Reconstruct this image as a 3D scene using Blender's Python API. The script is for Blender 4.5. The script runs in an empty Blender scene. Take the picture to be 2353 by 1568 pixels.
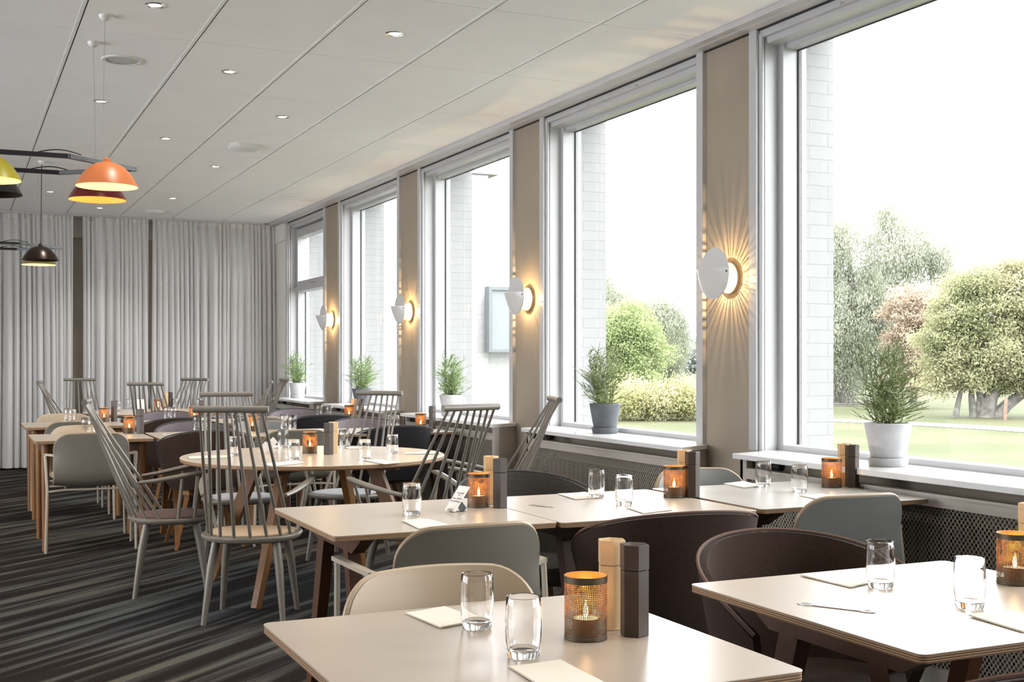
import bpy, math, random
import numpy as np
from mathutils import Vector, Matrix
random.seed(7)
rng = np.random.default_rng(7)
C = bpy.context.scene.collection
D = bpy.data
PI = math.pi
def R(a): return math.radians(a)
S = bpy.context.scene

# ------------------------------------------------------------------ camera
HC = 1.28
K = 1.0222          # window wall distance factor
YAW = math.atan((1176.5 + 102) / 2775.0)
cam = D.cameras.new('camera'); cam_o = D.objects.new('camera', cam); C.objects.link(cam_o)
cam.sensor_width = 36.0; cam.lens = 2775.0 / 2353.0 * 36.0
cam.shift_y = (826 - 784) / 2353.0
cam.clip_start = 0.05; cam.clip_end = 600
cam_o.location = (0, 0, HC)
cam_o.rotation_euler = (PI / 2, 0, -YAW)
S.camera = cam_o

# ------------------------------------------------------------------ sky and exposure
SKY = 11.0
wd = D.worlds.new('sky'); S.world = wd; wd.use_nodes = True
nt = wd.node_tree; nt.nodes.clear()
bg = nt.nodes.new('ShaderNodeBackground'); wo = nt.nodes.new('ShaderNodeOutputWorld')
tc = nt.nodes.new('ShaderNodeTexCoord'); sep = nt.nodes.new('ShaderNodeSeparateXYZ')
cr = nt.nodes.new('ShaderNodeValToRGB')
cr.color_ramp.elements[0].position = 0.0; cr.color_ramp.elements[0].color = (.93, .96, 1, 1)
cr.color_ramp.elements[1].position = 0.7; cr.color_ramp.elements[1].color = (1, 1, 1, 1)
nt.links.new(tc.outputs['Generated'], sep.inputs[0]); nt.links.new(sep.outputs['Z'], cr.inputs[0])
nt.links.new(cr.outputs[0], bg.inputs[0]); bg.inputs[1].default_value = SKY
nt.links.new(bg.outputs[0], wo.inputs[0])
vs = S.view_settings
vs.view_transform = 'Standard'; vs.look = 'None'; vs.gamma = 1; vs.use_curve_mapping = False
vs.exposure = 0.1

# window openings along the right wall: (near y, far y)
WINS = [(12.60, 14.17), (10.22, 12.00), (7.81, 9.64), (5.42, 7.27), (3.03, 4.90), (.65, 2.50), (-1.75, .12)]
for (a, b) in WINS:
    a, b = a * K, b * K
    L = D.lights.new('daylight_portal', 'AREA'); L.shape = 'RECTANGLE'; L.size = b - a; L.size_y = 2.0
    L.cycles.is_portal = True
    o = D.objects.new('daylight_portal', L); C.objects.link(o)
    o.location = (3.79 * K, (a + b) / 2, 1.86); o.rotation_euler = (R(90), 0, R(90))

FILL_OPENINGS = [(2.6, 5.0), (5.5, 7.9), (8.4, 10.6)]      # unseen openings added in the left wall for daylight on the curtain (y ranges)
for (a, b) in FILL_OPENINGS:
    L = D.lights.new('daylight_portal', 'AREA'); L.shape = 'RECTANGLE'; L.size = b - a; L.size_y = 2.0
    L.cycles.is_portal = True
    o = D.objects.new('daylight_portal', L); C.objects.link(o)
    o.location = (-4.99, (a + b) / 2, 1.8); o.rotation_euler = (R(90), 0, R(-90))
# downlight positions (tile centres)
DL = []
for k, y in enumerate([3.58, 5.98, 8.36, 10.76, 13.08]):
    DL += [(.87, y), (2.08, y)]
for y in [4.78, 7.18, 9.56, 12.0, 14.25]:
    DL += [(1.47, y)]
DL += [(-.33, y) for y in (3.58, 5.98, 8.36, 10.76, 13.08)] + [(-1.53, y) for y in (3.58, 8.36, 13.08)]
DL += [(.87, 1.18), (2.08, 1.18), (1.47, 2.38), (-.33, 1.18), (.87, -1.2), (2.08, -1.2)]
for (x, y) in DL:
    L = D.lights.new('downlight_beam', 'SPOT'); L.energy = 34; L.color = (1, .92, .82)
    L.spot_size = R(95); L.spot_blend = .7; L.shadow_soft_size = .03
    o = D.objects.new('downlight_beam', L); C.objects.link(o); o.location = (x, y, 2.95)

# ------------------------------------------------------------------ projection helpers (pixel -> point on a known plane)
FW = (math.sin(YAW), math.cos(YAW)); RT = (math.cos(YAW), -math.sin(YAW))
def at(u, v, z):
    w = (HC - z) * 2775.0 / (v - 826.0); l = (u - 1176.5) / 2775.0 * w
    return (w * FW[0] + l * RT[0], w * FW[1] + l * RT[1])
def wl(w, l): return (w * FW[0] + l * RT[0], w * FW[1] + l * RT[1])

# ------------------------------------------------------------------ materials
def new_mat(name):
    m = D.materials.new(name); m.use_nodes = True
    return m, m.node_tree, m.node_tree.nodes['Principled BSDF']
def mat(name, col, rough=.6, metal=0, spec=.5, var=.06, vscale=6, bump=0, bscale=200, emis=None, es=0, sheen=0, coat=0, stretch=None):
    m, t, b = new_mat(name)
    b.inputs['Roughness'].default_value = rough; b.inputs['Metallic'].default_value = metal
    b.inputs['Specular IOR Level'].default_value = spec
    b.inputs['Sheen Weight'].default_value = sheen
    b.inputs['Coat Weight'].default_value = coat
    tcn = t.nodes.new('ShaderNodeTexCoord'); mp = t.nodes.new('ShaderNodeMapping')
    t.links.new(tcn.outputs['Object'], mp.inputs[0])
    if stretch: mp.inputs['Scale'].default_value = stretch
    n = t.nodes.new('ShaderNodeTexNoise'); n.inputs['Scale'].default_value = vscale; n.inputs['Detail'].default_value = 4
    t.links.new(mp.outputs[0], n.inputs['Vector'])
    r = t.nodes.new('ShaderNodeValToRGB')
    lo = [max(0, c * (1 - var)) for c in col]; hi = [min(1, c * (1 + var)) for c in col]
    r.color_ramp.elements[0].color = (*lo, 1); r.color_ramp.elements[1].color = (*hi, 1)
    r.color_ramp.elements[0].position = .3; r.color_ramp.elements[1].position = .7
    t.links.new(n.outputs[0], r.inputs[0]); t.links.new(r.outputs[0], b.inputs['Base Color'])
    if bump:
        n2 = t.nodes.new('ShaderNodeTexNoise'); n2.inputs['Scale'].default_value = bscale; n2.inputs['Detail'].default_value = 3
        t.links.new(tcn.outputs['Object'], n2.inputs['Vector'])
        bp = t.nodes.new('ShaderNodeBump'); bp.inputs['Strength'].default_value = bump; bp.inputs['Distance'].default_value = .002
        t.links.new(n2.outputs[0], bp.inputs['Height']); t.links.new(bp.outputs[0], b.inputs['Normal'])
    if emis:
        b.inputs['Emission Color'].default_value = (*emis, 1); b.inputs['Emission Strength'].default_value = es
    return m
def srgb(r, g, b):
    f = lambda c: (c / 255 / 12.92) if c / 255 < .04045 else ((c / 255 + .055) / 1.055) ** 2.4
    return (f(r), f(g), f(b))
M = {}
M['ceiling'] = mat('ceiling_tile_white', (.87, .87, .88), .85, spec=.2, var=.015, vscale=3, bump=.15, bscale=400)
M['tbar'] = mat('ceiling_bar_white', (.84, .84, .84), .6)
M['void'] = mat('dark_void', (.02, .02, .02), .9)
M['white'] = mat('white_gloss_paint', (.45, .45, .46), .35, var=.02)
M['whitesill'] = mat('white_sill_lacquer', (.70, .70, .70), .12, var=.015)
M['cover'] = mat('greige_radiator_paint', (.44, .40, .36), .45, var=.04)
M['beige'] = mat('beige_wall_paint', (.30, .257, .205), .75, spec=.25, var=.07, vscale=2.2, bump=.1, bscale=60)
M['cream'] = mat('cream_wall_paint', (.74, .72, .67), .8, var=.03)
M['black'] = mat('black_rubber', (.01, .01, .011), .5)
M['blackmetal'] = mat('black_metal', (.015, .015, .017), .35)
M['paint'] = mat('mushroom_grey_chair_paint', (.165, .145, .118), .38, var=.06, vscale=12)
M['pad_tan'] = mat('tan_seat_pad', srgb(176, 152, 124), .75, var=.05, bump=.2, bscale=300)
M['pad_brown'] = mat('brown_seat_pad', srgb(92, 70, 62), .8, var=.12, bump=.3, bscale=400)
M['pad_grey'] = mat('grey_seat_pad', srgb(150, 152, 156), .6, var=.05)
M['shell_grey'] = mat('grey_leather', srgb(114, 109, 99), .42, var=.05, vscale=4, bump=.08, bscale=120)
M['shell_cool'] = mat('cool_grey_leather', srgb(118, 119, 116), .42, var=.05, vscale=4, bump=.08, bscale=120)
M['shell_beige'] = mat('beige_leather', srgb(168, 149, 126), .42, var=.04, vscale=4, bump=.08, bscale=120)
M['shell_olive'] = mat('olive_grey_leather', srgb(104, 103, 92), .5, var=.05, vscale=4)
M['piping_beige'] = mat('beige_edge_piping', srgb(146, 126, 102), .5)
M['steel_beige'] = mat('greige_metal_tube', srgb(168, 158, 142), .35, spec=.6)
M['fab_brown'] = mat('brown_wool_fabric', srgb(54, 40, 33), .9, spec=.15, var=.2, vscale=160, bump=.5, bscale=600, sheen=.05)
M['fab_dark'] = mat('charcoal_wool_fabric', srgb(40, 39, 42), .9, spec=.15, var=.2, vscale=160, bump=.5, bscale=600, sheen=.05)
M['fab_grey'] = mat('dark_grey_wool_fabric', srgb(66, 62, 57), .9, spec=.15, var=.22, vscale=160, bump=.5, bscale=600, sheen=.05)
M['fab_mauve'] = mat('mauve_grey_wool_fabric', srgb(112, 103, 108), .9, spec=.15, var=.15, vscale=160, bump=.4, bscale=600, sheen=.1)
M['pipe_brown'] = mat('brown_fabric_piping', srgb(86, 62, 50), .8)
M['pipe_dark'] = mat('dark_fabric_piping', srgb(58, 54, 54), .8)
M['oak'] = mat('oak_wood', srgb(118, 78, 38), .45, var=.16, vscale=5, stretch=(6, 6, .8), bump=.1, bscale=80)
M['darkoak'] = mat('oiled_oak_wood', srgb(74, 42, 18), .45, var=.18, vscale=5, stretch=(6, 6, .8))
M['top'] = mat('beige_table_laminate', (.385, .32, .255), .30, spec=.5, var=.05, vscale=3, coat=.0)
M['topgrey'] = mat('grey_table_laminate', (.42, .395, .36), .26, spec=.5, var=.06, vscale=5)
M['topround'] = mat('ash_veneer_tabletop', (.50, .415, .325), .22, spec=.5, var=.05, vscale=3, stretch=(1, 8, 1))
M['cork'] = mat('white_napkin_paper', (.66, .60, .51), .85, var=.02, bump=.2, bscale=150)
M['paper'] = mat('white_card', (.80, .77, .74), .7, var=.01)
M['ink'] = mat('printed_grey_ink', (.12, .11, .10), .8)
M['steel'] = mat('brushed_steel', (.55, .54, .52), .28, metal=1, var=.08)
M['wire'] = mat('grey_wire', (.25, .25, .25), .5)
M['chrome'] = mat('chrome', (.8, .8, .8), .08, metal=1)
M['mill_light'] = mat('maple_mill_wood', srgb(196, 166, 124), .4, var=.09, vscale=3, stretch=(1, 1, 4))
M['mill_dark'] = mat('smoked_mill_wood', srgb(62, 50, 42), .42, var=.12, vscale=3, stretch=(8, 8, 1))
M['wax'] = mat('tealight_wax', (.9, .8, .6), .5, emis=(1, .62, .22), es=1.6)
M['alu'] = mat('tealight_cup', (.7, .6, .4), .3, metal=1)
M['flame'] = mat('candle_flame', (1, .8, .4), .5, emis=(1, .66, .22), es=28)
M['concrete'] = mat('pale_concrete_pot', (.43, .43, .44), .8, var=.1, vscale=14, bump=.3, bscale=90)
M['concrete_dark'] = mat('dark_concrete_pot', (.085, .092, .105), .7, var=.3, vscale=10, bump=.3, bscale=90)
M['soil'] = mat('potting_soil', (.04, .03, .02), .95, var=.4, vscale=60)
M['stem'] = mat('green_succulent_stem', (.13, .165, .05), .5, var=.35, vscale=9)
M['stem2'] = mat('light_green_succulent_stem', (.16, .24, .075), .5, var=.35, vscale=9)
M['lampwhite'] = mat('white_lamp_enamel', (.62, .61, .60), .25, var=.01)
M['tan'] = mat('tan_wall_plate', (.55, .45, .30), .5)
M['crystal'] = mat('glowing_glass_vane', (.9, .85, .75), .3, emis=(1, .72, .38), es=1.1)
M['orange'] = mat('orange_lamp_enamel', srgb(188, 108, 60), .4, var=.02)
M['red'] = mat('oxblood_lamp_enamel', srgb(96, 16, 14), .35, var=.02)
M['yellow'] = mat('mustard_lamp_enamel', srgb(176, 164, 36), .35, var=.02)
M['bronze'] = mat('black_bronze_lamp_enamel', srgb(40, 28, 20), .3, metal=.5)
M['olive'] = mat('olive_lamp_enamel', srgb(120, 112, 60), .35)
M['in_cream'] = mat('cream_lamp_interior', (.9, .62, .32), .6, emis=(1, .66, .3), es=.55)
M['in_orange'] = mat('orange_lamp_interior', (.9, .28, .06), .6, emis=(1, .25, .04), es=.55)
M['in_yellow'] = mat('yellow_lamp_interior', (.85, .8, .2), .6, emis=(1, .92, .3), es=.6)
M['bulb'] = mat('lit_bulb', (1, .9, .7), .4, emis=(1, .72, .42), es=8)
M['dlglow'] = mat('downlight_lens', (1, 1, 1), .4, emis=(1, .9, .76), es=7)
M['plastic'] = mat('white_plastic', (.66, .66, .65), .45)
M['spk'] = mat('speaker_mesh', (.48, .48, .48), .7)
M['bark'] = mat('tree_bark', (.10, .095, .085), .9, var=.4, vscale=6)
M['bark_red'] = mat('reddish_post_wood', (.16, .10, .075), .9, var=.2)

def brick_mat(k=1.0, name='white_painted_brick'):
    m, t, b = new_mat(name)
    b.inputs['Roughness'].default_value = .7
    tcn = t.nodes.new('ShaderNodeTexCoord'); sx = t.nodes.new('ShaderNodeSeparateXYZ'); cb = t.nodes.new('ShaderNodeCombineXYZ')
    t.links.new(tcn.outputs['Object'], sx.inputs[0])
    ad = t.nodes.new('ShaderNodeMath'); ad.operation = 'ADD'
    t.links.new(sx.outputs['X'], ad.inputs[0]); t.links.new(sx.outputs['Y'], ad.inputs[1])
    t.links.new(ad.outputs[0], cb.inputs[0]); t.links.new(sx.outputs['Z'], cb.inputs[1])
    br = t.nodes.new('ShaderNodeTexBrick'); t.links.new(cb.outputs[0], br.inputs['Vector'])
    br.inputs['Scale'].default_value = 1; br.inputs['Mortar Size'].default_value = .004; br.inputs['Mortar Smooth'].default_value = .3
    br.inputs['Brick Width'].default_value = .24; br.inputs['Row Height'].default_value = .068
    br.inputs['Color1'].default_value = (.238 * k, .237 * k, .238 * k, 1); br.inputs['Color2'].default_value = (.250 * k, .248 * k, .249 * k, 1)
    br.inputs['Mortar'].default_value = (.225 * k, .225 * k, .228 * k, 1)
    t.links.new(br.outputs['Color'], b.inputs['Base Color'])
    bp = t.nodes.new('ShaderNodeBump'); bp.inputs['Strength'].default_value = .5; bp.inputs['Distance'].default_value = .006; bp.invert = True
    t.links.new(br.outputs['Fac'], bp.inputs['Height']); t.links.new(bp.outputs[0], b.inputs['Normal'])
    return m
M['brick'] = brick_mat(); M['brick2'] = brick_mat(1.4, 'bounce_white_brick')  # same brick lightened for the wing to throw daylight into the far end

def carpet_mat():
    m, t, b = new_mat('striped_carpet')
    b.inputs['Roughness'].default_value = .95; b.inputs['Specular IOR Level'].default_value = .1
    tcn = t.nodes.new('ShaderNodeTexCoord'); mp = t.nodes.new('ShaderNodeMapping')
    mp.inputs['Rotation'].default_value = (0, 0, -R(90 - 48.5)); mp.inputs['Scale'].default_value = (1, 1, 1)
    t.links.new(tcn.outputs['Object'], mp.inputs[0])
    def noise(scl, scale, det=2, dist=0):
        q = t.nodes.new('ShaderNodeMapping'); q.inputs['Scale'].default_value = scl
        t.links.new(mp.outputs[0], q.inputs[0])
        n = t.nodes.new('ShaderNodeTexNoise'); n.inputs['Scale'].default_value = scale; n.inputs['Detail'].default_value = det
        n.inputs['Distortion'].default_value = dist
        t.links.new(q.outputs[0], n.inputs['Vector']); return n
    n1 = noise((.05, 1, 1), 10, 3, .15)
    r1 = t.nodes.new('ShaderNodeValToRGB'); e = r1.color_ramp.elements
    e[0].position = .40; e[0].color = (.010, .006, .004, 1); e[1].position = .62; e[1].color = (.076, .068, .052, 1)
    x = e.new(.485); x.color = (.013, .009, .0075, 1)
    x = e.new(.53); x.color = (.034, .030, .026, 1)
    t.links.new(n1.outputs[0], r1.inputs[0])
    n2 = noise((.3, .3, .3), 1.3, 2)
    r2 = t.nodes.new('ShaderNodeValToRGB'); r2.color_ramp.elements[0].position = .45; r2.color_ramp.elements[1].position = .68
    r2.color_ramp.elements[0].color = (1, 1, 1, 1); r2.color_ramp.elements[1].color = (.72, .98, 1.3, 1)
    t.links.new(n2.outputs[0], r2.inputs[0])
    mx = t.nodes.new('ShaderNodeMix'); mx.data_type = 'RGBA'; mx.blend_type = 'MULTIPLY'; mx.inputs[0].default_value = 1
    t.links.new(r1.outputs[0], mx.inputs[6]); t.links.new(r2.outputs[0], mx.inputs[7])
    n3 = t.nodes.new('ShaderNodeTexNoise'); n3.inputs['Scale'].default_value = 170; n3.inputs['Detail'].default_value = 2
    t.links.new(tcn.outputs['Object'], n3.inputs['Vector'])
    r3 = t.nodes.new('ShaderNodeValToRGB'); r3.color_ramp.elements[0].position = .3; r3.color_ramp.elements[1].position = .7
    r3.color_ramp.elements[0].color = (.45, .45, .45, 1); r3.color_ramp.elements[1].color = (1.6, 1.6, 1.6, 1)
    t.links.new(n3.outputs[0], r3.inputs[0])
    m2 = t.nodes.new('ShaderNodeMix'); m2.data_type = 'RGBA'; m2.blend_type = 'MULTIPLY'; m2.inputs[0].default_value = 1
    t.links.new(mx.outputs[2], m2.inputs[6]); t.links.new(r3.outputs[0], m2.inputs[7])
    t.links.new(m2.outputs[2], b.inputs['Base Color'])
    bp = t.nodes.new('ShaderNodeBump'); bp.inputs['Strength'].default_value = .5; bp.inputs['Distance'].default_value = .004
    t.links.new(n3.outputs[0], bp.inputs['Height']); t.links.new(bp.outputs[0], b.inputs['Normal'])
    return m
M['carpet'] = carpet_mat()

def ply_mat():
    m, t, b = new_mat('plywood_edge')
    b.inputs['Roughness'].default_value = .6
    tcn = t.nodes.new('ShaderNodeTexCoord'); sx = t.nodes.new('ShaderNodeSeparateXYZ')
    t.links.new(tcn.outputs['Object'], sx.inputs[0])
    w = t.nodes.new('ShaderNodeMath'); w.operation = 'MULTIPLY'; w.inputs[1].default_value = 2 * PI / .0048
    t.links.new(sx.outputs['Z'], w.inputs[0])
    s = t.nodes.new('ShaderNodeMath'); s.operation = 'SINE'; t.links.new(w.outputs[0], s.inputs[0])
    r = t.nodes.new('ShaderNodeValToRGB'); r.color_ramp.elements[0].position = .0; r.color_ramp.elements[1].position = .6
    r.color_ramp.elements[0].color = (*srgb(96, 68, 44), 1); r.color_ramp.elements[1].color = (*srgb(176, 142, 104), 1)
    t.links.new(s.outputs[0], r.inputs[0]); t.links.new(r.outputs[0], b.inputs['Base Color'])
    return m
M['ply'] = ply_mat()

def pane_mat():
    m = D.materials.new('window_glass'); m.use_nodes = True; t = m.node_tree; t.nodes.clear()
    o = t.nodes.new('ShaderNodeOutputMaterial'); mx = t.nodes.new('ShaderNodeMixShader'); tr = t.nodes.new('ShaderNodeBsdfTransparent')
    gl = t.nodes.new('ShaderNodeBsdfGlossy'); gl.inputs['Roughness'].default_value = .0
    tr.inputs[0].default_value = (.97, .985, .98, 1)
    lw = t.nodes.new('ShaderNodeLayerWeight'); lw.inputs[0].default_value = .5
    pw_ = t.nodes.new('ShaderNodeMath'); pw_.operation = 'POWER'; pw_.inputs[1].default_value = 4.5; t.links.new(lw.outputs['Facing'], pw_.inputs[0])
    fr = t.nodes.new('ShaderNodeMath'); fr.operation = 'MULTIPLY_ADD'; fr.inputs[1].default_value = .7; fr.inputs[2].default_value = .04; t.links.new(pw_.outputs[0], fr.inputs[0])
    t.links.new(fr.outputs[0], mx.inputs[0]); t.links.new(tr.outputs[0], mx.inputs[1]); t.links.new(gl.outputs[0], mx.inputs[2])
    t.links.new(mx.outputs[0], o.inputs[0]); return m
M['pane'] = pane_mat()
def glass_mat():
    m, t, b = new_mat('drinking_glass')
    b.inputs['Base Color'].default_value = (1, 1, 1, 1); b.inputs['Roughness'].default_value = 0
    b.inputs['Transmission Weight'].default_value = 1; b.inputs['IOR'].default_value = 1.48
    return m
M['glass'] = glass_mat()
def sheer_mat():
    m, t, b = new_mat('sheer_curtain_cloth')
    b.inputs['Base Color'].default_value = (.84, .83, .83, 1); b.inputs['Roughness'].default_value = .9; b.inputs['Specular IOR Level'].default_value = .1
    o = t.nodes['Material Output']
    tl = t.nodes.new('ShaderNodeBsdfTranslucent'); tl.inputs[0].default_value = (.82, .80, .79, 1)
    tp = t.nodes.new('ShaderNodeBsdfTransparent')
    m1 = t.nodes.new('ShaderNodeMixShader'); m1.inputs[0].default_value = .35
    m2 = t.nodes.new('ShaderNodeMixShader')
    t.links.new(b.outputs[0], m1.inputs[1]); t.links.new(tl.outputs[0], m1.inputs[2])
    t.links.new(m1.outputs[0], m2.inputs[1]); t.links.new(tp.outputs[0], m2.inputs[2]); t.links.new(m2.outputs[0], o.inputs[0])
    tcn = t.nodes.new('ShaderNodeTexCoord'); n = t.nodes.new('ShaderNodeTexNoise'); n.inputs['Scale'].default_value = 60
    t.links.new(tcn.outputs['Object'], n.inputs['Vector'])
    mr = t.nodes.new('ShaderNodeMapRange'); mr.inputs[3].default_value = .10; mr.inputs[4].default_value = .20
    t.links.new(n.outputs[0], mr.inputs[0]); t.links.new(mr.outputs[0], m2.inputs[0])
    return m
M['sheer'] = sheer_mat()

def holes_mat(name, col, metal, rough, kind, inner=None):
    """sheet metal with punched holes; hole pattern in the sheet's own UV (metres)"""
    m, t, b = new_mat(name)
    b.inputs['Base Color'].default_value = (*col, 1); b.inputs['Metallic'].default_value = metal; b.inputs['Roughness'].default_value = rough
    o = t.nodes['Material Output']; uv = t.nodes.new('ShaderNodeUVMap'); uv.uv_map = 'UVMap'
    tp = t.nodes.new('ShaderNodeBsdfTransparent'); mx = t.nodes.new('ShaderNodeMixShader')
    def math_(op, a, bb=None, c=None):
        n = t.nodes.new('ShaderNodeMath'); n.operation = op
        for i, q in enumerate((a, bb, c)):
            if q is None: continue
            if isinstance(q, (int, float)): n.inputs[i].default_value = q
            else: t.links.new(q, n.inputs[i])
        return n.outputs[0]
    src = uv.outputs[0]
    if kind == 'lantern':
        nz = t.nodes.new('ShaderNodeTexNoise'); nz.inputs['Scale'].default_value = 30; nz.inputs['Detail'].default_value = 1
        t.links.new(src, nz.inputs['Vector'])
        vm = t.nodes.new('ShaderNodeVectorMath'); vm.operation = 'MULTIPLY_ADD'; vm.inputs[1].default_value = (.006, .006, 0)
        t.links.new(nz.outputs['Color'], vm.inputs[0]); t.links.new(src, vm.inputs[2]); src2 = vm.outputs[0]
        sx = t.nodes.new('ShaderNodeSeparateXYZ'); t.links.new(src2, sx.inputs[0])
        k = 2 * PI / .0034
        a = math_('SINE', math_('MULTIPLY', sx.outputs[0], k)); c = math_('SINE', math_('MULTIPLY', sx.outputs[1], k))
        p = math_('MULTIPLY', math_('ADD', a, 1), math_('ADD', c, 1))       # 0..4
        n2 = t.nodes.new('ShaderNodeTexNoise'); n2.inputs['Scale'].default_value = 55; n2.inputs['Detail'].default_value = 1
        t.links.new(uv.outputs[0], n2.inputs['Vector'])
        thr = math_('MULTIPLY_ADD', n2.outputs[0], 2.4, .35)
        h = math_('GREATER_THAN', p, thr)
        s0 = t.nodes.new('ShaderNodeSeparateXYZ'); t.links.new(uv.outputs[0], s0.inputs[0])
        h = math_('MULTIPLY', h, math_('GREATER_THAN', s0.outputs[1], .007)); h = math_('MULTIPLY', h, math_('LESS_THAN', s0.outputs[1], .109))
    else:
        sx = t.nodes.new('ShaderNodeSeparateXYZ'); t.links.new(src, sx.inputs[0])
        k = 2 * PI / .021
        a = math_('COSINE', math_('MULTIPLY', sx.outputs[0], k)); c = math_('COSINE', math_('MULTIPLY', sx.outputs[1], k * .8))
        p = math_('MULTIPLY', a, c)
        a2 = math_('ABSOLUTE', math_('COSINE', math_('MULTIPLY', sx.outputs[0], k))); c2 = math_('ABSOLUTE', math_('COSINE', math_('MULTIPLY', sx.outputs[1], k * .8)))
        h = math_('GREATER_THAN', p, .08)
    t.links.new(h, mx.inputs[0])
    if inner:
        b2 = t.nodes.new('ShaderNodeBsdfPrincipled'); b2.inputs['Base Color'].default_value = (*inner, 1)
        b2.inputs['Metallic'].default_value = .6; b2.inputs['Roughness'].default_value = .45
        ge = t.nodes.new('ShaderNodeNewGeometry'); mi = t.nodes.new('ShaderNodeMixShader')
        t.links.new(ge.outputs['Backfacing'], mi.inputs[0]); t.links.new(b.outputs[0], mi.inputs[1]); t.links.new(b2.outputs[0], mi.inputs[2])
        t.links.new(mi.outputs[0], mx.inputs[1])
    else: t.links.new(b.outputs[0], mx.inputs[1])
    t.links.new(tp.outputs[0], mx.inputs[2]); t.links.new(mx.outputs[0], o.inputs[0])
    return m
M['lantern'] = holes_mat('perforated_bronze_sheet', (.10, .075, .045), .6, .5, 'lantern', inner=(.62, .30, .10))
M['grille'] = holes_mat('perforated_radiator_sheet', (.31, .275, .23), 0, .5, 'grille')

def diffuser_mat():
    m = D.materials.new('glowing_diffuser'); m.use_nodes = True; t = m.node_tree; t.nodes.clear()
    o = t.nodes.new('ShaderNodeOutputMaterial'); mx = t.nodes.new('ShaderNodeMixShader'); tr = t.nodes.new('ShaderNodeBsdfTransparent')
    e = t.nodes.new('ShaderNodeEmission'); e.inputs[0].default_value = (1, .78, .46, 1); e.inputs[1].default_value = 3.2
    mx.inputs[0].default_value = .25
    t.links.new(tr.outputs[0], mx.inputs[1]); t.links.new(e.outputs[0], mx.inputs[2]); t.links.new(mx.outputs[0], o.inputs[0]); return m
M['diffuser'] = diffuser_mat()
def leaf_mat(name, c1, c2, sc=.5):
    m, t, b = new_mat(name)
    o = t.nodes['Material Output']
    b.inputs['Roughness'].default_value = .8; b.inputs['Specular IOR Level'].default_value = .15
    tcn = t.nodes.new('ShaderNodeTexCoord'); n = t.nodes.new('ShaderNodeTexNoise'); n.inputs['Scale'].default_value = sc; n.inputs['Detail'].default_value = 5
    t.links.new(tcn.outputs['Object'], n.inputs['Vector'])
    r = t.nodes.new('ShaderNodeValToRGB'); r.color_ramp.elements[0].position = .38; r.color_ramp.elements[1].position = .62
    r.color_ramp.elements[0].color = (*c1, 1); r.color_ramp.elements[1].color = (*c2, 1)
    t.links.new(n.outputs[0], r.inputs[0]); t.links.new(r.outputs[0], b.inputs['Base Color'])
    tl = t.nodes.new('ShaderNodeBsdfTranslucent'); t.links.new(r.outputs[0], tl.inputs[0])
    mx = t.nodes.new('ShaderNodeMixShader'); mx.inputs[0].default_value = .4
    t.links.new(b.outputs[0], mx.inputs[1]); t.links.new(tl.outputs[0], mx.inputs[2]); t.links.new(mx.outputs[0], o.inputs[0])
    return m
M['leaf_willow'] = leaf_mat('silvery_willow_leaves', (.22, .235, .17), (.36, .37, .30))
M['leaf_green'] = leaf_mat('fresh_green_leaves', (.22, .27, .12), (.34, .39, .20))
M['leaf_oak'] = leaf_mat('autumn_green_leaves', (.21, .225, .12), (.37, .35, .22))
M['leaf_rust'] = leaf_mat('rusty_leaves', (.28, .22, .165), (.38, .31, .24))
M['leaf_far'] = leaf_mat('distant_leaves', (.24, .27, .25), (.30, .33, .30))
M['leaf_hedge'] = leaf_mat('yellow_green_hedge_leaves', (.25, .25, .11), (.42, .40, .24), 1.2)
M['lawn'] = leaf_mat('lawn_grass', (.095, .108, .055), (.125, .125, .075), .25)
M['path'] = mat('gravel_path', (.27, .26, .24), .9, var=.1, vscale=3)

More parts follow.
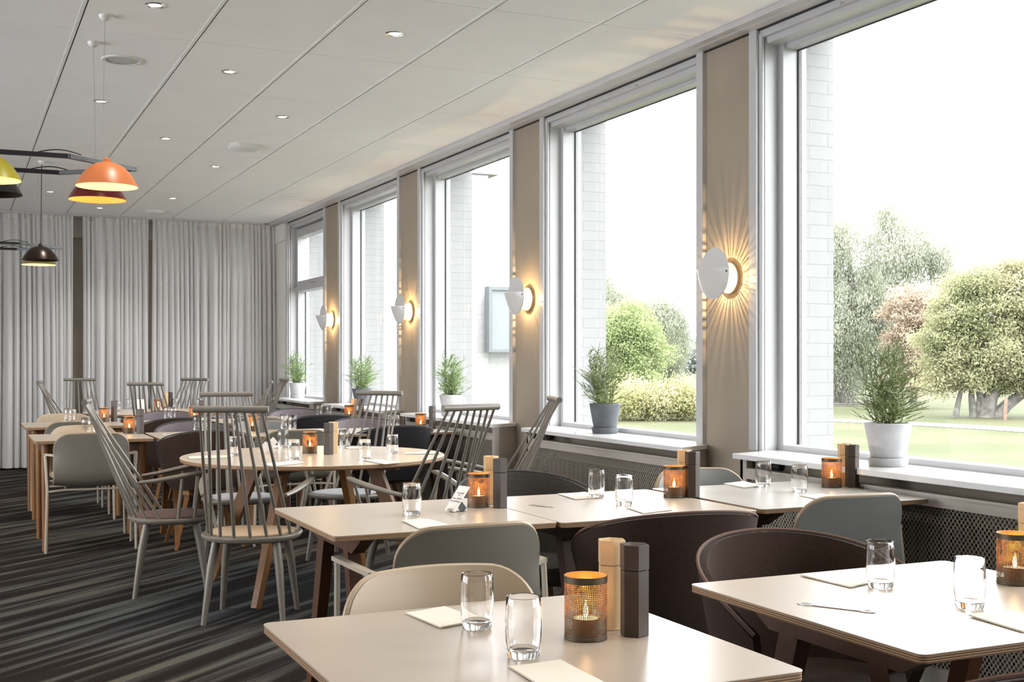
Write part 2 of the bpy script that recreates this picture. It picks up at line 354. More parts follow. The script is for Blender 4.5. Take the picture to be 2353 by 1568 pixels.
# ------------------------------------------------------------------ mesh builder
WALL = False
class MB:
    def __init__(s): s.v = []; s.f = []; s.uv = None
    def box(s, x0, x1, y0, y1, z0, z1):
        n = len(s.v)
        s.v += [(x0, y0, z0), (x1, y0, z0), (x1, y1, z0), (x0, y1, z0), (x0, y0, z1), (x1, y0, z1), (x1, y1, z1), (x0, y1, z1)]
        s.f += [tuple(n + i for i in q) for q in ((0, 3, 2, 1), (4, 5, 6, 7), (0, 1, 5, 4), (1, 2, 6, 5), (2, 3, 7, 6), (3, 0, 4, 7))]
        return s
    def loops(s, rings, cap0=True, cap1=True, closed=True):
        """rings: list of equally long point lists"""
        n = len(s.v); k = len(rings[0])
        for r in rings: s.v += [tuple(p) for p in r]
        m = k if closed else k - 1
        for i in range(len(rings) - 1):
            for j in range(m):
                a = n + i * k + j; b = n + i * k + (j + 1) % k
                s.f.append((a, b, b + k, a + k))
        if cap0: s.f.append(tuple(n + j for j in reversed(range(k))))
        if cap1: s.f.append(tuple(n + (len(rings) - 1) * k + j for j in range(k)))
        return s
    def tube(s, pts, rad, n=10, flat=1.0, cap=True):
        pts = [Vector(p) for p in pts]
        if not hasattr(rad, '__len__'): rad = [rad] * len(pts)
        rings = []; up = None
        for i, p in enumerate(pts):
            t = (pts[min(i + 1, len(pts) - 1)] - pts[max(i - 1, 0)]).normalized()
            if up is None: up = Vector((0, 0, 1)) if abs(t.z) < .9 else Vector((1, 0, 0))
            a = t.cross(up).normalized(); b = a.cross(t).normalized(); up = b
            rings.append([p + (a * math.cos(2 * PI * j / n) + b * math.sin(2 * PI * j / n) * flat) * rad[i] for j in range(n)])
        return s.loops(rings, cap, cap)
    def lathe(s, prof, n=32, c=(0, 0, 0), cap0=False, cap1=False):
        rings = [[(c[0] + r * math.cos(2 * PI * j / n), c[1] + r * math.sin(2 * PI * j / n), c[2] + z) for j in range(n)] for r, z in prof]
        return s.loops(rings, cap0, cap1)
    def prism(s, poly, z0, z1, b=0.0):
        """poly CCW (x,y); b = edge bevel"""
        if b <= 0: return s.loops([[(x, y, z0) for x, y in poly], [(x, y, z1) for x, y in poly]])
        ins = inset(poly, b)
        return s.loops([[(x, y, z0) for x, y in ins], [(x, y, z0 + b) for x, y in poly], [(x, y, z1 - b) for x, y in poly], [(x, y, z1) for x, y in ins]])
    def bar(s, p, q, w, h, up=(0, 0, 1), taper=1.0):
        """rectangular bar from p to q"""
        p = Vector(p); q = Vector(q); t = (q - p).normalized(); a = t.cross(Vector(up)).normalized(); b = a.cross(t).normalized()
        r = lambda c, k: [c - a * w / 2 * k - b * h / 2 * k, c + a * w / 2 * k - b * h / 2 * k, c + a * w / 2 * k + b * h / 2 * k, c - a * w / 2 * k + b * h / 2 * k]
        return s.loops([r(p, 1), r(q, taper)])
    def sheet(s, G, th, NG=None):
        """thick surface from a grid of points G[i][j]"""
        G = np.array(G, float); Q = G if NG is None else np.array(NG, float); du = np.gradient(Q, axis=0); dv = np.gradient(Q, axis=1)
        N = np.cross(du, dv); N /= np.maximum(np.linalg.norm(N, axis=2, keepdims=True), 1e-9)
        A = G + N * th / 2; B = G - N * th / 2; ni, nj = G.shape[:2]; n = len(s.v)
        s.v += [tuple(p) for p in A.reshape(-1, 3)] + [tuple(p) for p in B.reshape(-1, 3)]
        o = ni * nj; ix = lambda i, j: n + i * nj + j
        for i in range(ni - 1):
            for j in range(nj - 1):
                s.f.append((ix(i, j), ix(i + 1, j), ix(i + 1, j + 1), ix(i, j + 1)))
                s.f.append((o + ix(i, j), o + ix(i, j + 1), o + ix(i + 1, j + 1), o + ix(i + 1, j)))
        for i in range(ni - 1):
            s.f.append((ix(i, 0), o + ix(i, 0), o + ix(i + 1, 0), ix(i + 1, 0)))
            s.f.append((ix(i, nj - 1), ix(i + 1, nj - 1), o + ix(i + 1, nj - 1), o + ix(i, nj - 1)))
        for j in range(nj - 1):
            s.f.append((ix(0, j), ix(0, j + 1), o + ix(0, j + 1), o + ix(0, j)))
            s.f.append((ix(ni - 1, j), o + ix(ni - 1, j), o + ix(ni - 1, j + 1), ix(ni - 1, j + 1)))
        return s
    def build(s, name, m, parent=None, loc=None, sharp=35, fixn=False):
        if WALL: s.v = [(x * K, y * K, HC + (z - 1.3) * K if HC + (z - 1.3) * K > 0 or z < 0 else 0.0) for x, y, z in s.v]
        me = D.meshes.new(name); me.from_pydata(s.v, [], s.f); me.update()
        if fixn:
            import bmesh
            bm = bmesh.new(); bm.from_mesh(me); bmesh.ops.recalc_face_normals(bm, faces=bm.faces); bm.to_mesh(me); bm.free()
        me.polygons.foreach_set('use_smooth', [True] * len(me.polygons))
        me.set_sharp_from_angle(angle=R(sharp))
        for mm in (m if isinstance(m, (list, tuple)) else [m]): me.materials.append(mm)
        o = D.objects.new(name, me); C.objects.link(o)
        if parent: o.parent = parent
        if loc: o.location = loc
        return o
def inset(poly, d):
    n = len(poly); out = []
    for i in range(n):
        p0 = Vector(poly[i - 1]); p1 = Vector(poly[i]); p2 = Vector(poly[(i + 1) % n])
        e1 = (p1 - p0).normalized(); e2 = (p2 - p1).normalized()
        n1 = Vector((-e1.y, e1.x)); n2 = Vector((-e2.y, e2.x)); k = n1 + n2
        k = k / max(k.length_squared / 2, 1e-6)
        out.append(tuple(p1 + k * d))
    return out
def rrect(x0, x1, y0, y1, r, n=5):
    P = []
    for cx, cy, a in ((x1 - r, y0 + r, -90), (x1 - r, y1 - r, 0), (x0 + r, y1 - r, 90), (x0 + r, y0 + r, 180)):
        for k in range(n + 1): t = R(a + 90 * k / n); P.append((cx + r * math.cos(t), cy + r * math.sin(t)))
    return P
def tag(o, label=None, cat=None, group=None, kind=None):
    if label: o['label'] = label
    if cat: o['category'] = cat
    if group: o['group'] = group
    if kind: o['kind'] = kind
    return o
def thing(name, label, cat, loc=(0, 0, 0), rz=0, group=None):
    o = D.objects.new(name, None); C.objects.link(o); o.location = loc; o.rotation_euler = (0, 0, rz); o.empty_display_size = .1
    return tag(o, label, cat, group)
def struct(mb, name, m, parent=None, **k):
    o = mb.build(name, m, parent, **k)
    if not parent: o['kind'] = 'structure'
    return o
def dup(root, loc, rz, label, group=None, swap=None):
    r = root.copy(); C.objects.link(r); r.location = loc; r.rotation_euler = (0, 0, rz); r['label'] = label
    if group: r['group'] = group
    for ch in list(root.children):
        c = ch.copy(); C.objects.link(c); c.parent = r
        if swap and ch.name.split('.')[0] in swap:
            c.data = c.data.copy(); c.data.materials[0] = swap[ch.name.split('.')[0]]
        for g in ch.children:
            d = g.copy(); C.objects.link(d); d.parent = c
    return r

# ================================================================== ROOM SHELL
X0, Y0, Y1, CZ = -5.0, -3.0, 15.35, 2.98
WX = 3.60
struct(MB().box(X0, 4.1, Y0, Y1, -.1, 0), 'floor', M['carpet'])
# ceiling: tiles 0.6 x 1.2 with grooves, one mesh
cb = MB()
gx = [.57 + .6 * k for k in range(-9, 5)] + [3.549]
gx = [X0] + [g for g in gx if g > X0 + .05]
gy = [Y0] + [5.37 + 1.2 * k for k in range(-6, 9)] + [Y1 - .02]
gy = [g for i, g in enumerate(gy) if i == 0 or g > gy[0] + .1]
for i in range(len(gx) - 1):
    for j in range(len(gy) - 1):
        cb.box(gx[i] + .004, gx[i + 1] - .002, gy[j] + .0025, gy[j + 1] - .0025, CZ, CZ + .02)
ceil = struct(cb, 'ceiling', M['ceiling'])
tb = MB()
for g in gx[1:-1]: tb.box(g - .0215 + .018, g + .0035, Y0, Y1, CZ + .004, CZ + .012)
tb.box(X0, 3.55, Y0, Y1, CZ + .021, CZ + .035)
tb.build('ceiling_backing', M['void'], ceil)
tb = MB()
for g in gx[1:-1]: tb.box(g - .022, g - .004, Y0, Y1 - .05, CZ - .0015, CZ + .002)
tb.build('ceiling_bar', M['tbar'], ceil)
struct(MB().box(X0 - .2, 4.05, Y0 - .2, Y1 + .2, CZ + .04, CZ + .35), 'roof', M['void'])  # unseen slab added to keep sky light out of the tile gaps
struct(MB().box(X0, WX + .4, Y1, Y1 + .15, 0, CZ + .05), 'wall_back', M['beige'])
struct(MB().box(X0, WX, Y1 - .06, Y1, 2.74, CZ), 'trim_1', M['cover'])
struct(MB().box(X0, WX, Y1 - .02, Y1, 0, .08), 'baseboard_back', M['void'])
wlm = MB().box(X0 - .15, X0, Y0, Y1, 0, .8).box(X0 - .15, X0, Y0, Y1, 2.8, CZ + .05)
yl_ = [Y0] + [e for w_ in FILL_OPENINGS for e in w_] + [Y1]
for k in range(0, len(yl_), 2): wlm.box(X0 - .15, X0, yl_[k], yl_[k + 1], .8, 2.8)
struct(wlm, 'wall_left', M['beige'])
struct(MB().box(X0, 4.2, Y0 - .15, Y0, 0, CZ + .05), 'wall_front', M['cream'])
struct(MB().box(X0, 3.5, Y1 - .38, Y1 - .30, CZ - .022, CZ - .001), 'trim_2', M['white'])    # curtain track
# window wall: beige piers and outer brick
WALL = True
pw = MB(); ow = MB()
edges = sorted(WINS)
ys = [Y0] + [e for w in edges for e in w] + [Y1]
for k in range(0, len(ys), 2):
    pw.box(WX, 3.84, ys[k], ys[k + 1], 0, 2.955)
    ow.box(3.84, 4.06, ys[k] - (.0 if k == 0 else .0), ys[k + 1] + 0, -.7, 3.45)
for (a, b) in WINS:
    pw.box(WX, 3.84, a, b, 0, .82); ow.box(3.84, 4.06, a, b, -.7, .84)
    pw.box(3.66, 3.84, a, b, 2.90, 2.955); ow.box(3.84, 4.06, a, b, 2.99, 3.45)
struct(pw, 'wall_right', M['beige'])
WALL_OK = 1; struct(ow, 'wall_outer', M['brick'])
WALL = False
cr_ = MB().box(3.549, 3.72, Y0, Y1 - .06, 2.946, CZ + .02).box(3.60, 3.72, Y0, Y1 - .06, 2.941, 2.9465)
struct(cr_, 'trim_3', M['white'])
struct(MB().box(3.665, 3.72, Y0, Y1, 2.935, 2.9412), 'crown_gap_shade', M['void'])  # dark strip painted in for the shaded gap under the crown
WALL = True
# pale corner panel beside the curtain
struct(MB().box(3.585, 3.60, 14.24, Y1 - .06, 0, 2.72).box(3.56, 3.60, 14.24, Y1 - .06, 2.72, 2.945), 'trim_5', M['cream'])

for k, (a, b) in enumerate(WINS):
    fr = MB()
    GX = 3.79
    # casings on the room side
    for (p, q) in ((b - .005, b + .055), (a - .055, a + .005)):
        fr.box(3.578, 3.66, p, q, .85, 2.94)
    fr.tube([(3.605, b - .013, .85), (3.605, b - .013, 2.9)], .013, 12); fr.tube([(3.605, a + .013, .85), (3.605, a + .013, 2.9)], .013, 12)
    # lining
    fr.box(3.62, 3.83, b - .02, b, .85, 2.9); fr.box(3.62, 3.83, a, a + .02, .85, 2.9)
    fr.box(3.60, 3.66, a, b, 2.885, 2.941); fr.box(3.625, 3.83, a, b, 2.855, 2.885)
    # sash
    fr.box(3.70, GX, b - .06, b - .02, .85, 2.856); fr.box(3.70, GX, a + .02, a + .06, .85, 2.856)
    fr.box(3.70, GX, a + .06, b - .06, .85, .878); fr.box(3.72, GX, a + .06, b - .06, 2.832, 2.856)
    if k == 0:
        fr.box(3.66, GX + .01, a + .02, b - .02, 2.10, 2.15)
        fr.box(3.68, GX, a + .06, b - .06, 2.15, 2.22); fr.box(3.68, GX, a + .06, b - .06, 2.74, 2.832)
        fr.box(3.68, GX, b - .12, b - .06, 2.22, 2.74); fr.box(3.68, GX, a + .06, a + .12, 2.22, 2.74)
    w = struct(fr, 'window_%d' % (k + 1), M['white'])
    g = MB().box(GX - .004, GX + .004, b - .068, b - .06, .878, 2.832).box(GX - .004, GX + .004, a + .06, b - .06, 2.827, 2.832)
    g.build('gasket', M['black'], w)
    pn = MB(); pn.v = [(GX + .008, a + .06, .872), (GX + .008, b - .06, .872), (GX + .008, b - .06, 2.84), (GX + .008, a + .06, 2.84)]; pn.f = [(3, 2, 1, 0)]
    pn.build('pane', M['pane'], w)
    MB().box(GX + .012, GX + .04, b - .072, b - .066, .872, 2.84).build('spacer', M['white'], w)
    if k == 0:
        MB().tube([(3.675, (a + b) / 2 - .09, 2.175), (3.66, (a + b) / 2 - .06, 2.18), (3.66, (a + b) / 2 + .06, 2.18)], .008, 8).build('handle', M['steel'], w)
    elif k < 5:
        for yy in (a + .65, b - .62):
            MB().tube([(3.60, yy, 2.893), (3.588, yy, 2.893), (3.585, yy, 2.885), (3.59, yy, 2.879)], .0022, 6).build('hook', M['steel'], w)

# radiator covers with sills
WN = ['far corner window', 'second window from the curtain', 'middle window', 'window beside the dark pot', 'nearest window', 'window behind', 'window behind']
for k, (a, b) in enumerate(WINS[:6]):
    lab = ['greige radiator cover with white sill under the far corner window beside the curtain',
           'greige radiator cover under the second window from the curtain',
           'greige radiator cover under the window showing the white brick wing and grey panel',
           'greige perforated radiator cover under the window with the dark pot and hedge view',
           'greige perforated radiator cover under the nearest window with the large pale pot',
           'greige radiator cover just outside the near end of the window wall'][k]
    t = thing('radiator_cover', lab, 'radiator cover', (3.50 * K, (a + b) / 2 * K, 0), 0, 'radiator covers under the windows')
    T = Vector((-3.50, -(a + b) / 2, 0))
    def mv(mb): mb.v = [(x + T.x, y + T.y, z) for x, y, z in mb.v]; return mb
    ya, yb = a - .19, b - .11
    poly = [(3.365, ya), (3.60, a - .07), (3.60, a + .0), (3.70, a), (3.70, b), (3.60, b), (3.60, b - .04), (3.365, yb)]
    mv(MB().prism(poly, .826, .851, .002)).build('sill_board', M['whitesill'], t)
    f = MB(); xa, xb = 3.395, 3.425; ya2, yb2 = ya + .03, yb - .02
    f.box(xa, xb, ya2, ya2 + .05, 0, .826).box(xa, xb, yb2 - .05, yb2, 0, .826)
    f.box(xa, xb, ya2 + .05, yb2 - .05, .735, .783).box(xa - .006, xb, ya2 + .05, yb2 - .05, .776, .786)
    f.box(xa, xb, ya2 + .05, yb2 - .05, 0, .12)
    f.loops([[(xa, ya2, 0), (3.60, a - .06, 0), (3.60, a - .04, 0), (xb, ya2 + .02, 0)], [(xa, ya2, .826), (3.60, a - .06, .826), (3.60, a - .04, .826), (xb, ya2 + .02, .826)]])
    f.box(xa, 3.60, yb2 - .02, yb2, 0, .826)
    mv(f).build('frame', M['cover'], t)
    g = MB(); g.v = [(3.418, ya2 + .05, .12), (3.418, yb2 - .05, .12), (3.418, yb2 - .05, .735), (3.418, ya2 + .05, .735)]; g.f = [(0, 1, 2, 3)]
    go = mv(g).build('grille', M['grille'], t)
    uvl = go.data.uv_layers.new(name='UVMap')
    for lp in go.data.loops:
        vtx = go.data.vertices[lp.vertex_index].co; uvl.data[lp.index].uv = (vtx.y, vtx.z)
    rd = MB()
    for q in range(int((yb2 - ya2 - .3) / .06)):
        y = ya2 + .15 + q * .06; rd.box(3.46, 3.53, y, y + .045, .15, .66)
    mv(rd).build('radiator', mat('dark_radiator', (.10, .09, .075), .6) if k == 0 else D.materials['dark_radiator'], t)
    mv(MB().tube([(3.47, yb2 - .22, .80), (3.47, yb2 - .17, .80)], .018, 12)).build('thermostat', M['black'], t)

WALL = False
# ================================================================== OUTSIDE
GZ = -.60
lawn = MB().box(4.05, 160, -70, 190, GZ - .2, GZ); struct(lawn, 'ground', M['lawn'])
def gp(u, v): return at(u, v, GZ)
pth = MB(); U = [1780, 1890, 2000, 2120, 2240, 2353, 2500, 2700]
top_ = [956, 962, 967, 972, 978, 984, 992, 1003]; bot_ = [960, 969, 974, 980, 987, 995, 1004, 1016]
pth.loops([[(*gp(u, v), GZ + .01) for u, v in zip(U, top_)], [(*gp(u, v), GZ + .012) for u, v in zip(U, bot_)]], False, False, closed=False)
tag(pth.build('gravel_path', M['path']), kind='structure')
# building wing
wing = MB().box(4.06, 6.95, 15.9, 22, -.7, 3.93).box(6.95, 7.55, 15.95, 22, -.7, 1.42)
wo_ = thing('building_wing', 'white painted brick building wing with flat roof outside the far windows', 'building', (5.5, 16, -.6))
def rel(mb, o): mb.v = [(x - o.location.x, y - o.location.y, z - o.location.z) for x, y, z in mb.v]; return mb
rel(wing, wo_).build('wall', M['brick2'], wo_)
rel(MB().box(4.0, 7.10, 15.84, 22.1, 3.93, 3.985), wo_).build('roof_cap', mat('roof_trim', (.17, .175, .18), .5), wo_)
pf = rel(MB().box(6.84, 6.89, 15.62, 15.78, 1.38, 2.31).box(6.89, 7.76, 15.62, 15.78, 2.26, 2.31).box(6.89, 7.76, 15.62, 15.78, 1.38, 1.42), wo_).build('panel_frame', mat('grey_panel_frame', (.10, .11, .115), .5), wo_)
rel(MB().box(6.89, 7.76, 15.66, 15.74, 1.42, 2.26), wo_).build('grey_panel', mat('frosted_panel', (.135, .15, .155), .3, var=.05), wo_)
rel(MB().box(7.55, 7.80, 16.0, 22, -.7, 1.40), wo_).build('dark_glazing', mat('painted_meadow_reflection', (.075, .082, .058), .25, var=.35, vscale=1.2), wo_)  # meadow reflection on the glass is put into the base colour
rel(MB().box(7.55, 7.80, 15.96, 16.0, .55, .60).box(7.76, 7.80, 15.96, 16.0, -.6, 1.4), wo_).build('glazing_bar', M['white'], wo_)

def leaves(mb_v, mb_f, blobs, n, size, droop=0.0, shell=.55):
    vol = np.array([b[3] * b[4] * b[5] for b in blobs]) ** .8; vol /= vol.sum()
    idx = rng.choice(len(blobs), n, p=vol); B = np.array(blobs)[idx]
    d = rng.normal(size=(n, 3)); d /= np.linalg.norm(d, axis=1, keepdims=True)
    r = shell + (1 - shell) * rng.random((n, 1)) ** .6
    r = r * (1 + .13 * rng.normal(size=(n, 1)))
    P = B[:, :3] + d * B[:, 3:6] * r
    if droop: P[:, 2] -= rng.random(n) ** 2 * droop
    a = rng.normal(size=(n, 3)); a /= np.linalg.norm(a, axis=1, keepdims=True)
    b = np.cross(a, rng.normal(size=(n, 3))); b /= np.linalg.norm(b, axis=1, keepdims=True)
    if droop: a = a * .3; a[:, 2] -= 1; a /= np.linalg.norm(a, axis=1, keepdims=True); b = np.cross(a, rng.normal(size=(n, 3))); b /= np.linalg.norm(b, axis=1, keepdims=True)
    s = size * (.6 + .8 * rng.random((n, 1))); w = s * (.35 if droop else .6)
    V = np.stack([P - b * w * .5, P + a * s * .5, P + b * w * .5, P - a * s * .5 + 0 * b], 1).reshape(-1, 3)
    k = len(mb_v); mb_v += [tuple(x) for x in V]; mb_f += [(k + 4 * i, k + 4 * i + 1, k + 4 * i + 2, k + 4 * i + 3) for i in range(n)]
def tree(name, label, cat, base, blobs, n, size, m, trunks=(), droop=0, bark='bark', group=None):
    """blobs (u, v, w, rx, rz) : outline lobes given in the tree's own distance w"""
    t = thing(name, label, cat, (base[0], base[1], GZ), 0, group)
    BB = []
    for (u, v, w, rx, rz) in blobs:
        x, y = wl(w, (u - 1176.5) / 2775 * w); z = HC + (826 - v) / 2775 * w
        BB.append((x - base[0], y - base[1], z - GZ, rx, rx, rz))
    # break the lobes into many small clumps, as crowns are
    CL = []
    for bb in BB:
        vol = bb[3] * bb[4] * bb[5]; kk = max(12, int(34 * vol ** .6))
        d = rng.normal(size=(kk, 3)); d /= np.linalg.norm(d, axis=1, keepdims=True); rr = rng.random((kk, 1)) ** .45
        Q = np.array(bb[:3]) + d * np.array(bb[3:]) * rr * .95
        for q in Q: CL.append((*q, .42 * (.6 + rng.random()), .42 * (.6 + rng.random()), .30 * (.6 + rng.random())))
    mb = MB(); leaves(mb.v, mb.f, CL, n, size, droop, .2)
    tag(mb.build('foliage', m, t), kind='stuff')
    if trunks:
        tm = MB()
        for (pts, r0, r1) in trunks:
            P = [(p[0] - base[0], p[1] - base[1], p[2] - GZ) for p in pts]
            tm.tube(P, list(np.linspace(r0, r1, len(P))), 8)
        tm.build('trunk', M[bark], t)
    return t
def pix(u, v, w):
    x, y = wl(w, (u - 1176.5) / 2775 * w); return (x, y, HC + (826 - v) / 2775 * w)
def trunk(w, pts, r0, r1): return ([pix(u, v, w) for u, v in pts], r0, r1)
G_ = 'trees and bushes beyond the lawn'
tree('hedge', 'long rounded yellow-green hedge at the edge of the lawn', 'hedge', gp(1540, 962),
     [(u, 920 + 4 * math.sin(u), 37.5, 1.15, .60) for u in range(1400, 1700, 26)], 40000, .075, M['leaf_hedge'])
tree('birch_tree', 'tall pale grey-green tree behind the dark pot plant, tallest left of the hedge', 'tree', pix(1390, 930, 56)[:2],
     [(1385, 650, 56, .75, .7), (1395, 700, 56, 1.4, 1.0), (1430, 690, 56, .9, .8), (1455, 760, 56, 1.6, 1.4), (1380, 780, 56, 1.8, 1.6), (1350, 700, 56, 1.4, 1.5)], 80000, .085, M['leaf_willow'],
     [trunk(56, [(1390, 932), (1392, 800), (1388, 680)], .2, .04), trunk(56, [(1392, 840), (1430, 720)], .1, .03)], droop=.5)
tree('bright_green_tree', 'bright fresh green bushy tree in front of the grey trees, above the dark pot', 'tree', pix(1425, 930, 44)[:2],
     [(1400, 760, 44, 1.2, 1.0), (1440, 750, 44, 1.1, .9), (1480, 800, 44, 1.1, 1.0), (1400, 830, 44, 1.4, 1.2), (1450, 860, 44, 1.4, 1.0), (1370, 800, 44, 1.1, 1.6)], 60000, .085, M['leaf_green'],
     [trunk(44, [(1425, 935), (1428, 800)], .18, .06)])
tree('weeping_tree', 'grey-green weeping tree behind the hedge, rightmost crown of the smaller window view', 'tree', pix(1520, 925, 47)[:2],
     [(1500, 710, 47, .9, .9), (1530, 720, 47, .8, .8), (1540, 770, 47, .8, 1.0), (1500, 790, 47, 1.5, 1.4), (1520, 860, 47, 1.2, 1.3), (1480, 880, 47, 1.6, 1.0)], 80000, .085, M['leaf_willow'],
     [trunk(47, [(1510, 935), (1515, 800), (1530, 700)], .2, .03), trunk(47, [(1513, 840), (1490, 720)], .12, .03)], droop=.6)
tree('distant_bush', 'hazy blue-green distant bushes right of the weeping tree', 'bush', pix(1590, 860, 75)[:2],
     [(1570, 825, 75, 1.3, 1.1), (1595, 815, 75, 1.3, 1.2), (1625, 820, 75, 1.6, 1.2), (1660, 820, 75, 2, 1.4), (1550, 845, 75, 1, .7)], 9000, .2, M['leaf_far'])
tree('willow_tree', 'largest tree outside, tall silvery weeping willow left of the big pot plant', 'tree', pix(1935, 938, 52)[:2],
     [(1900, 560, 52, 1.2, 1.3), (1940, 530, 52, 1.1, 1.0), (2050, 490, 52, .8, .75), (2055, 570, 52, 1.5, 1.5), (2120, 570, 52, 1.3, 1.1), (2160, 610, 52, .8, 1.0),
      (1960, 650, 52, 1.9, 1.7), (2040, 680, 52, 1.9, 1.7), (1900, 740, 52, 1.7, 2.2), (1970, 790, 52, 1.7, 1.8), (2050, 780, 52, 1.6, 1.7), (1920, 860, 52, 1.4, 1.1), (1840, 620, 52, 2, 2), (1840, 780, 52, 2, 2.2)], 200000, .10, M['leaf_willow'],
     [trunk(52, [(1935, 942), (1940, 860), (1960, 700), (1950, 560)], .5, .05), trunk(52, [(1945, 800), (2030, 640), (2055, 500)], .2, .03), trunk(52, [(1960, 760), (2060, 650), (2140, 580)], .18, .03),
      trunk(52, [(1935, 880), (1900, 880)], .2, .1)], droop=1.0)
tree('rust_tree', 'rusty brown small tree between the willow and the autumn tree', 'tree', pix(2100, 930, 46)[:2],
     [(2095, 710, 46, 1.1, 1.0), (2120, 680, 46, .8, .6), (2085, 790, 46, 1.0, 1.3), (2090, 860, 46, 1.0, 1.0)], 30000, .09, M['leaf_rust'],
     [trunk(46, [(2100, 938), (2095, 780)], .15, .05)])
tree('autumn_tree', 'yellowing green tree with several leaning trunks at the right edge of the nearest window', 'tree', gp(2270, 965),
     [(2240, 655, 39, .95, .8), (2300, 640, 39, .9, .8), (2345, 640, 39, .8, .9), (2210, 720, 39, 1.1, .9), (2290, 730, 39, 1.6, 1.1), (2370, 740, 39, 1.4, 1.3), (2160, 790, 39, 1.0, .9),
      (2240, 810, 39, 1.5, .9), (2330, 830, 39, 1.5, .9), (2170, 860, 39, .9, .5), (2260, 870, 39, 1.0, .45), (2420, 800, 39, 1.6, 1.6), (2350, 880, 39, .8, .4)], 140000, .082, M['leaf_oak'],
     [trunk(39, [(2262, 968), (2275, 915), (2300, 860), (2310, 780)], .32, .07), trunk(39, [(2280, 968), (2315, 930), (2370, 890), (2420, 840)], .26, .06), trunk(39, [(2238, 962), (2232, 910), (2238, 850)], .14, .05),
      trunk(39, [(2245, 962), (2252, 900), (2245, 820)], .10, .04), trunk(39, [(2195, 962), (2203, 920), (2215, 870)], .11, .05), trunk(39, [(2265, 960), (2250, 900), (2262, 820)], .16, .05)])
tag(MB().tube([pix(2309, 970, 37), pix(2312, 915, 37)], .05, 8).build('post', M['bark_red']), 'short reddish brown post under the autumn tree', 'post')
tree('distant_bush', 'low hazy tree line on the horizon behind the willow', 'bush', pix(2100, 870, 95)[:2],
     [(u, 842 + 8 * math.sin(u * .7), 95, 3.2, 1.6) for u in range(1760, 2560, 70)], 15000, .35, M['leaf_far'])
fm = MB()
for u in (1885, 1905, 1925, 1945, 1965): fm.tube([pix(u, 945, 48), pix(u, 925, 48)], .05, 6)
for v in (929, 934, 939): fm.tube([pix(1860, v, 48), pix(1985, v, 48)], .03, 6)
tag(fm.build('paddock_fence', M['bark']), 'low dark rail fence under the willow', 'fence')

# ================================================================== CURTAINS
def curtain(xa, xb, label, seed):
    r = random.Random(seed); n = int((xb - xa) / .006); ph = r.random() * 6; rows = 14
    t = thing('curtain', label, 'curtain', ((xa + xb) / 2, Y1 - .34, 0), 0, 'sheer curtains on the back wall')
    # fold phase
    xs = [xa + (xb - xa) * i / n for i in range(n + 1)]; phs = []; p = ph; fr_ = 60
    for i in range(n + 1):
        if i % 22 == 0: fr_ = r.uniform(50, 150)
        p += .006 * fr_; phs.append(p)
    sa = [r.uniform(0, 6) for _ in range(6)]
    G = []
    for k in range(rows):
        z = 2.965 - (2.965 - .03) * (k / (rows - 1)); g = k / (rows - 1); row = []
        for i, x in enumerate(xs):
            slow = math.sin(x * 5 + sa[0]) + .6 * math.sin(x * 11 + sa[1])
            amp = (.012 + .018 * min(1, g * 3)) * (1 + .35 * math.sin(x * 7 + sa[2]))
            y = amp * math.sin(phs[i]) + .5 * amp * math.sin(phs[i] * .47 + sa[3] + g * .8) + .012 * slow * g
            x2 = x + .012 * math.sin(phs[i] * 1.0 + 1.3) * min(1, g * 2) + .018 * g * math.sin(x * 6 + sa[4])
            row.append((x2 - (xa + xb) / 2, y, z))
        G.append(row)
    mb = MB(); mb.loops(G, False, False, closed=False); mb.build('cloth', M['sheer'], t, sharp=180)
    h = MB()
    rows2 = [[(x, y - .004, z) for x, y, z in G[0]], [(x, y * .9 - .004, z - .06) for x, y, z in G[0]]]
    h.loops(rows2, False, False, closed=False); h.build('gathered_heading', M['heading'], t, sharp=180)
M['heading'] = mat('curtain_heading_tape', (.55, .53, .50), .9, var=.2, vscale=40, stretch=(3, 1, .2))
def cx_(u): # x on the curtain plane
    y = Y1 - .34; a = (u - 1176.5) / 2775
    return y * (RT[1] * -1 + a * FW[1]) / (RT[0] - a * FW[0])
curtain(-1.1, cx_(168), 'leftmost sheer grey curtain, behind the hanging lamps', 1)
curtain(cx_(189), cx_(341), 'tightly gathered sheer curtain between the two gaps', 2)
curtain(cx_(351), cx_(636), 'widest sheer curtain, ending beside the corner window', 3)
curtain(-4.9, -1.2, 'sheer curtain continuing left along the back wall', 4)

# ================================================================== CEILING FIXTURES
proto = None
for i, (x, y) in enumerate(DL):
    vis = ['nearest', 'second', 'third', 'fourth', 'fifth']
    if y > 2.9 and x > .5:
        row = {.87: 'left', 2.08: 'right', 1.47: 'middle'}[x]
        order = sorted([q[1] for q in DL if q[0] == x and q[1] > 5.5])
        nm = ['nearest', 'second', 'third', 'farthest', 'fifth'][order.index(y)] if y in order else 'just out of frame'
        lab = '%s recessed downlight of the %s ceiling row, counted from the camera' % (nm, row)
        if y < 5.5: lab = 'recessed downlight of the %s ceiling row, out of frame above the camera %.0f' % (row, 0) if False else 'recessed downlight of the %s ceiling row, out of frame above the near tables' % row
    else: lab = 'recessed downlight in the unseen part of the ceiling'
    if proto is None:
        proto = thing('downlight', lab, 'ceiling light', (x, y, CZ), 0, 'recessed downlights')
        MB().lathe([(.030, .004), (.034, -.003), (.046, -.004), (.049, -.0005), (.049, .002)], 28).build('trim_ring', M['chrome'], proto)
        MB().lathe([(.0301, -.001), (.001, -.001)], 24, cap1=True).build('lens', M['dlglow'], proto)
    else: dup(proto, (x, y, CZ), 0, lab)
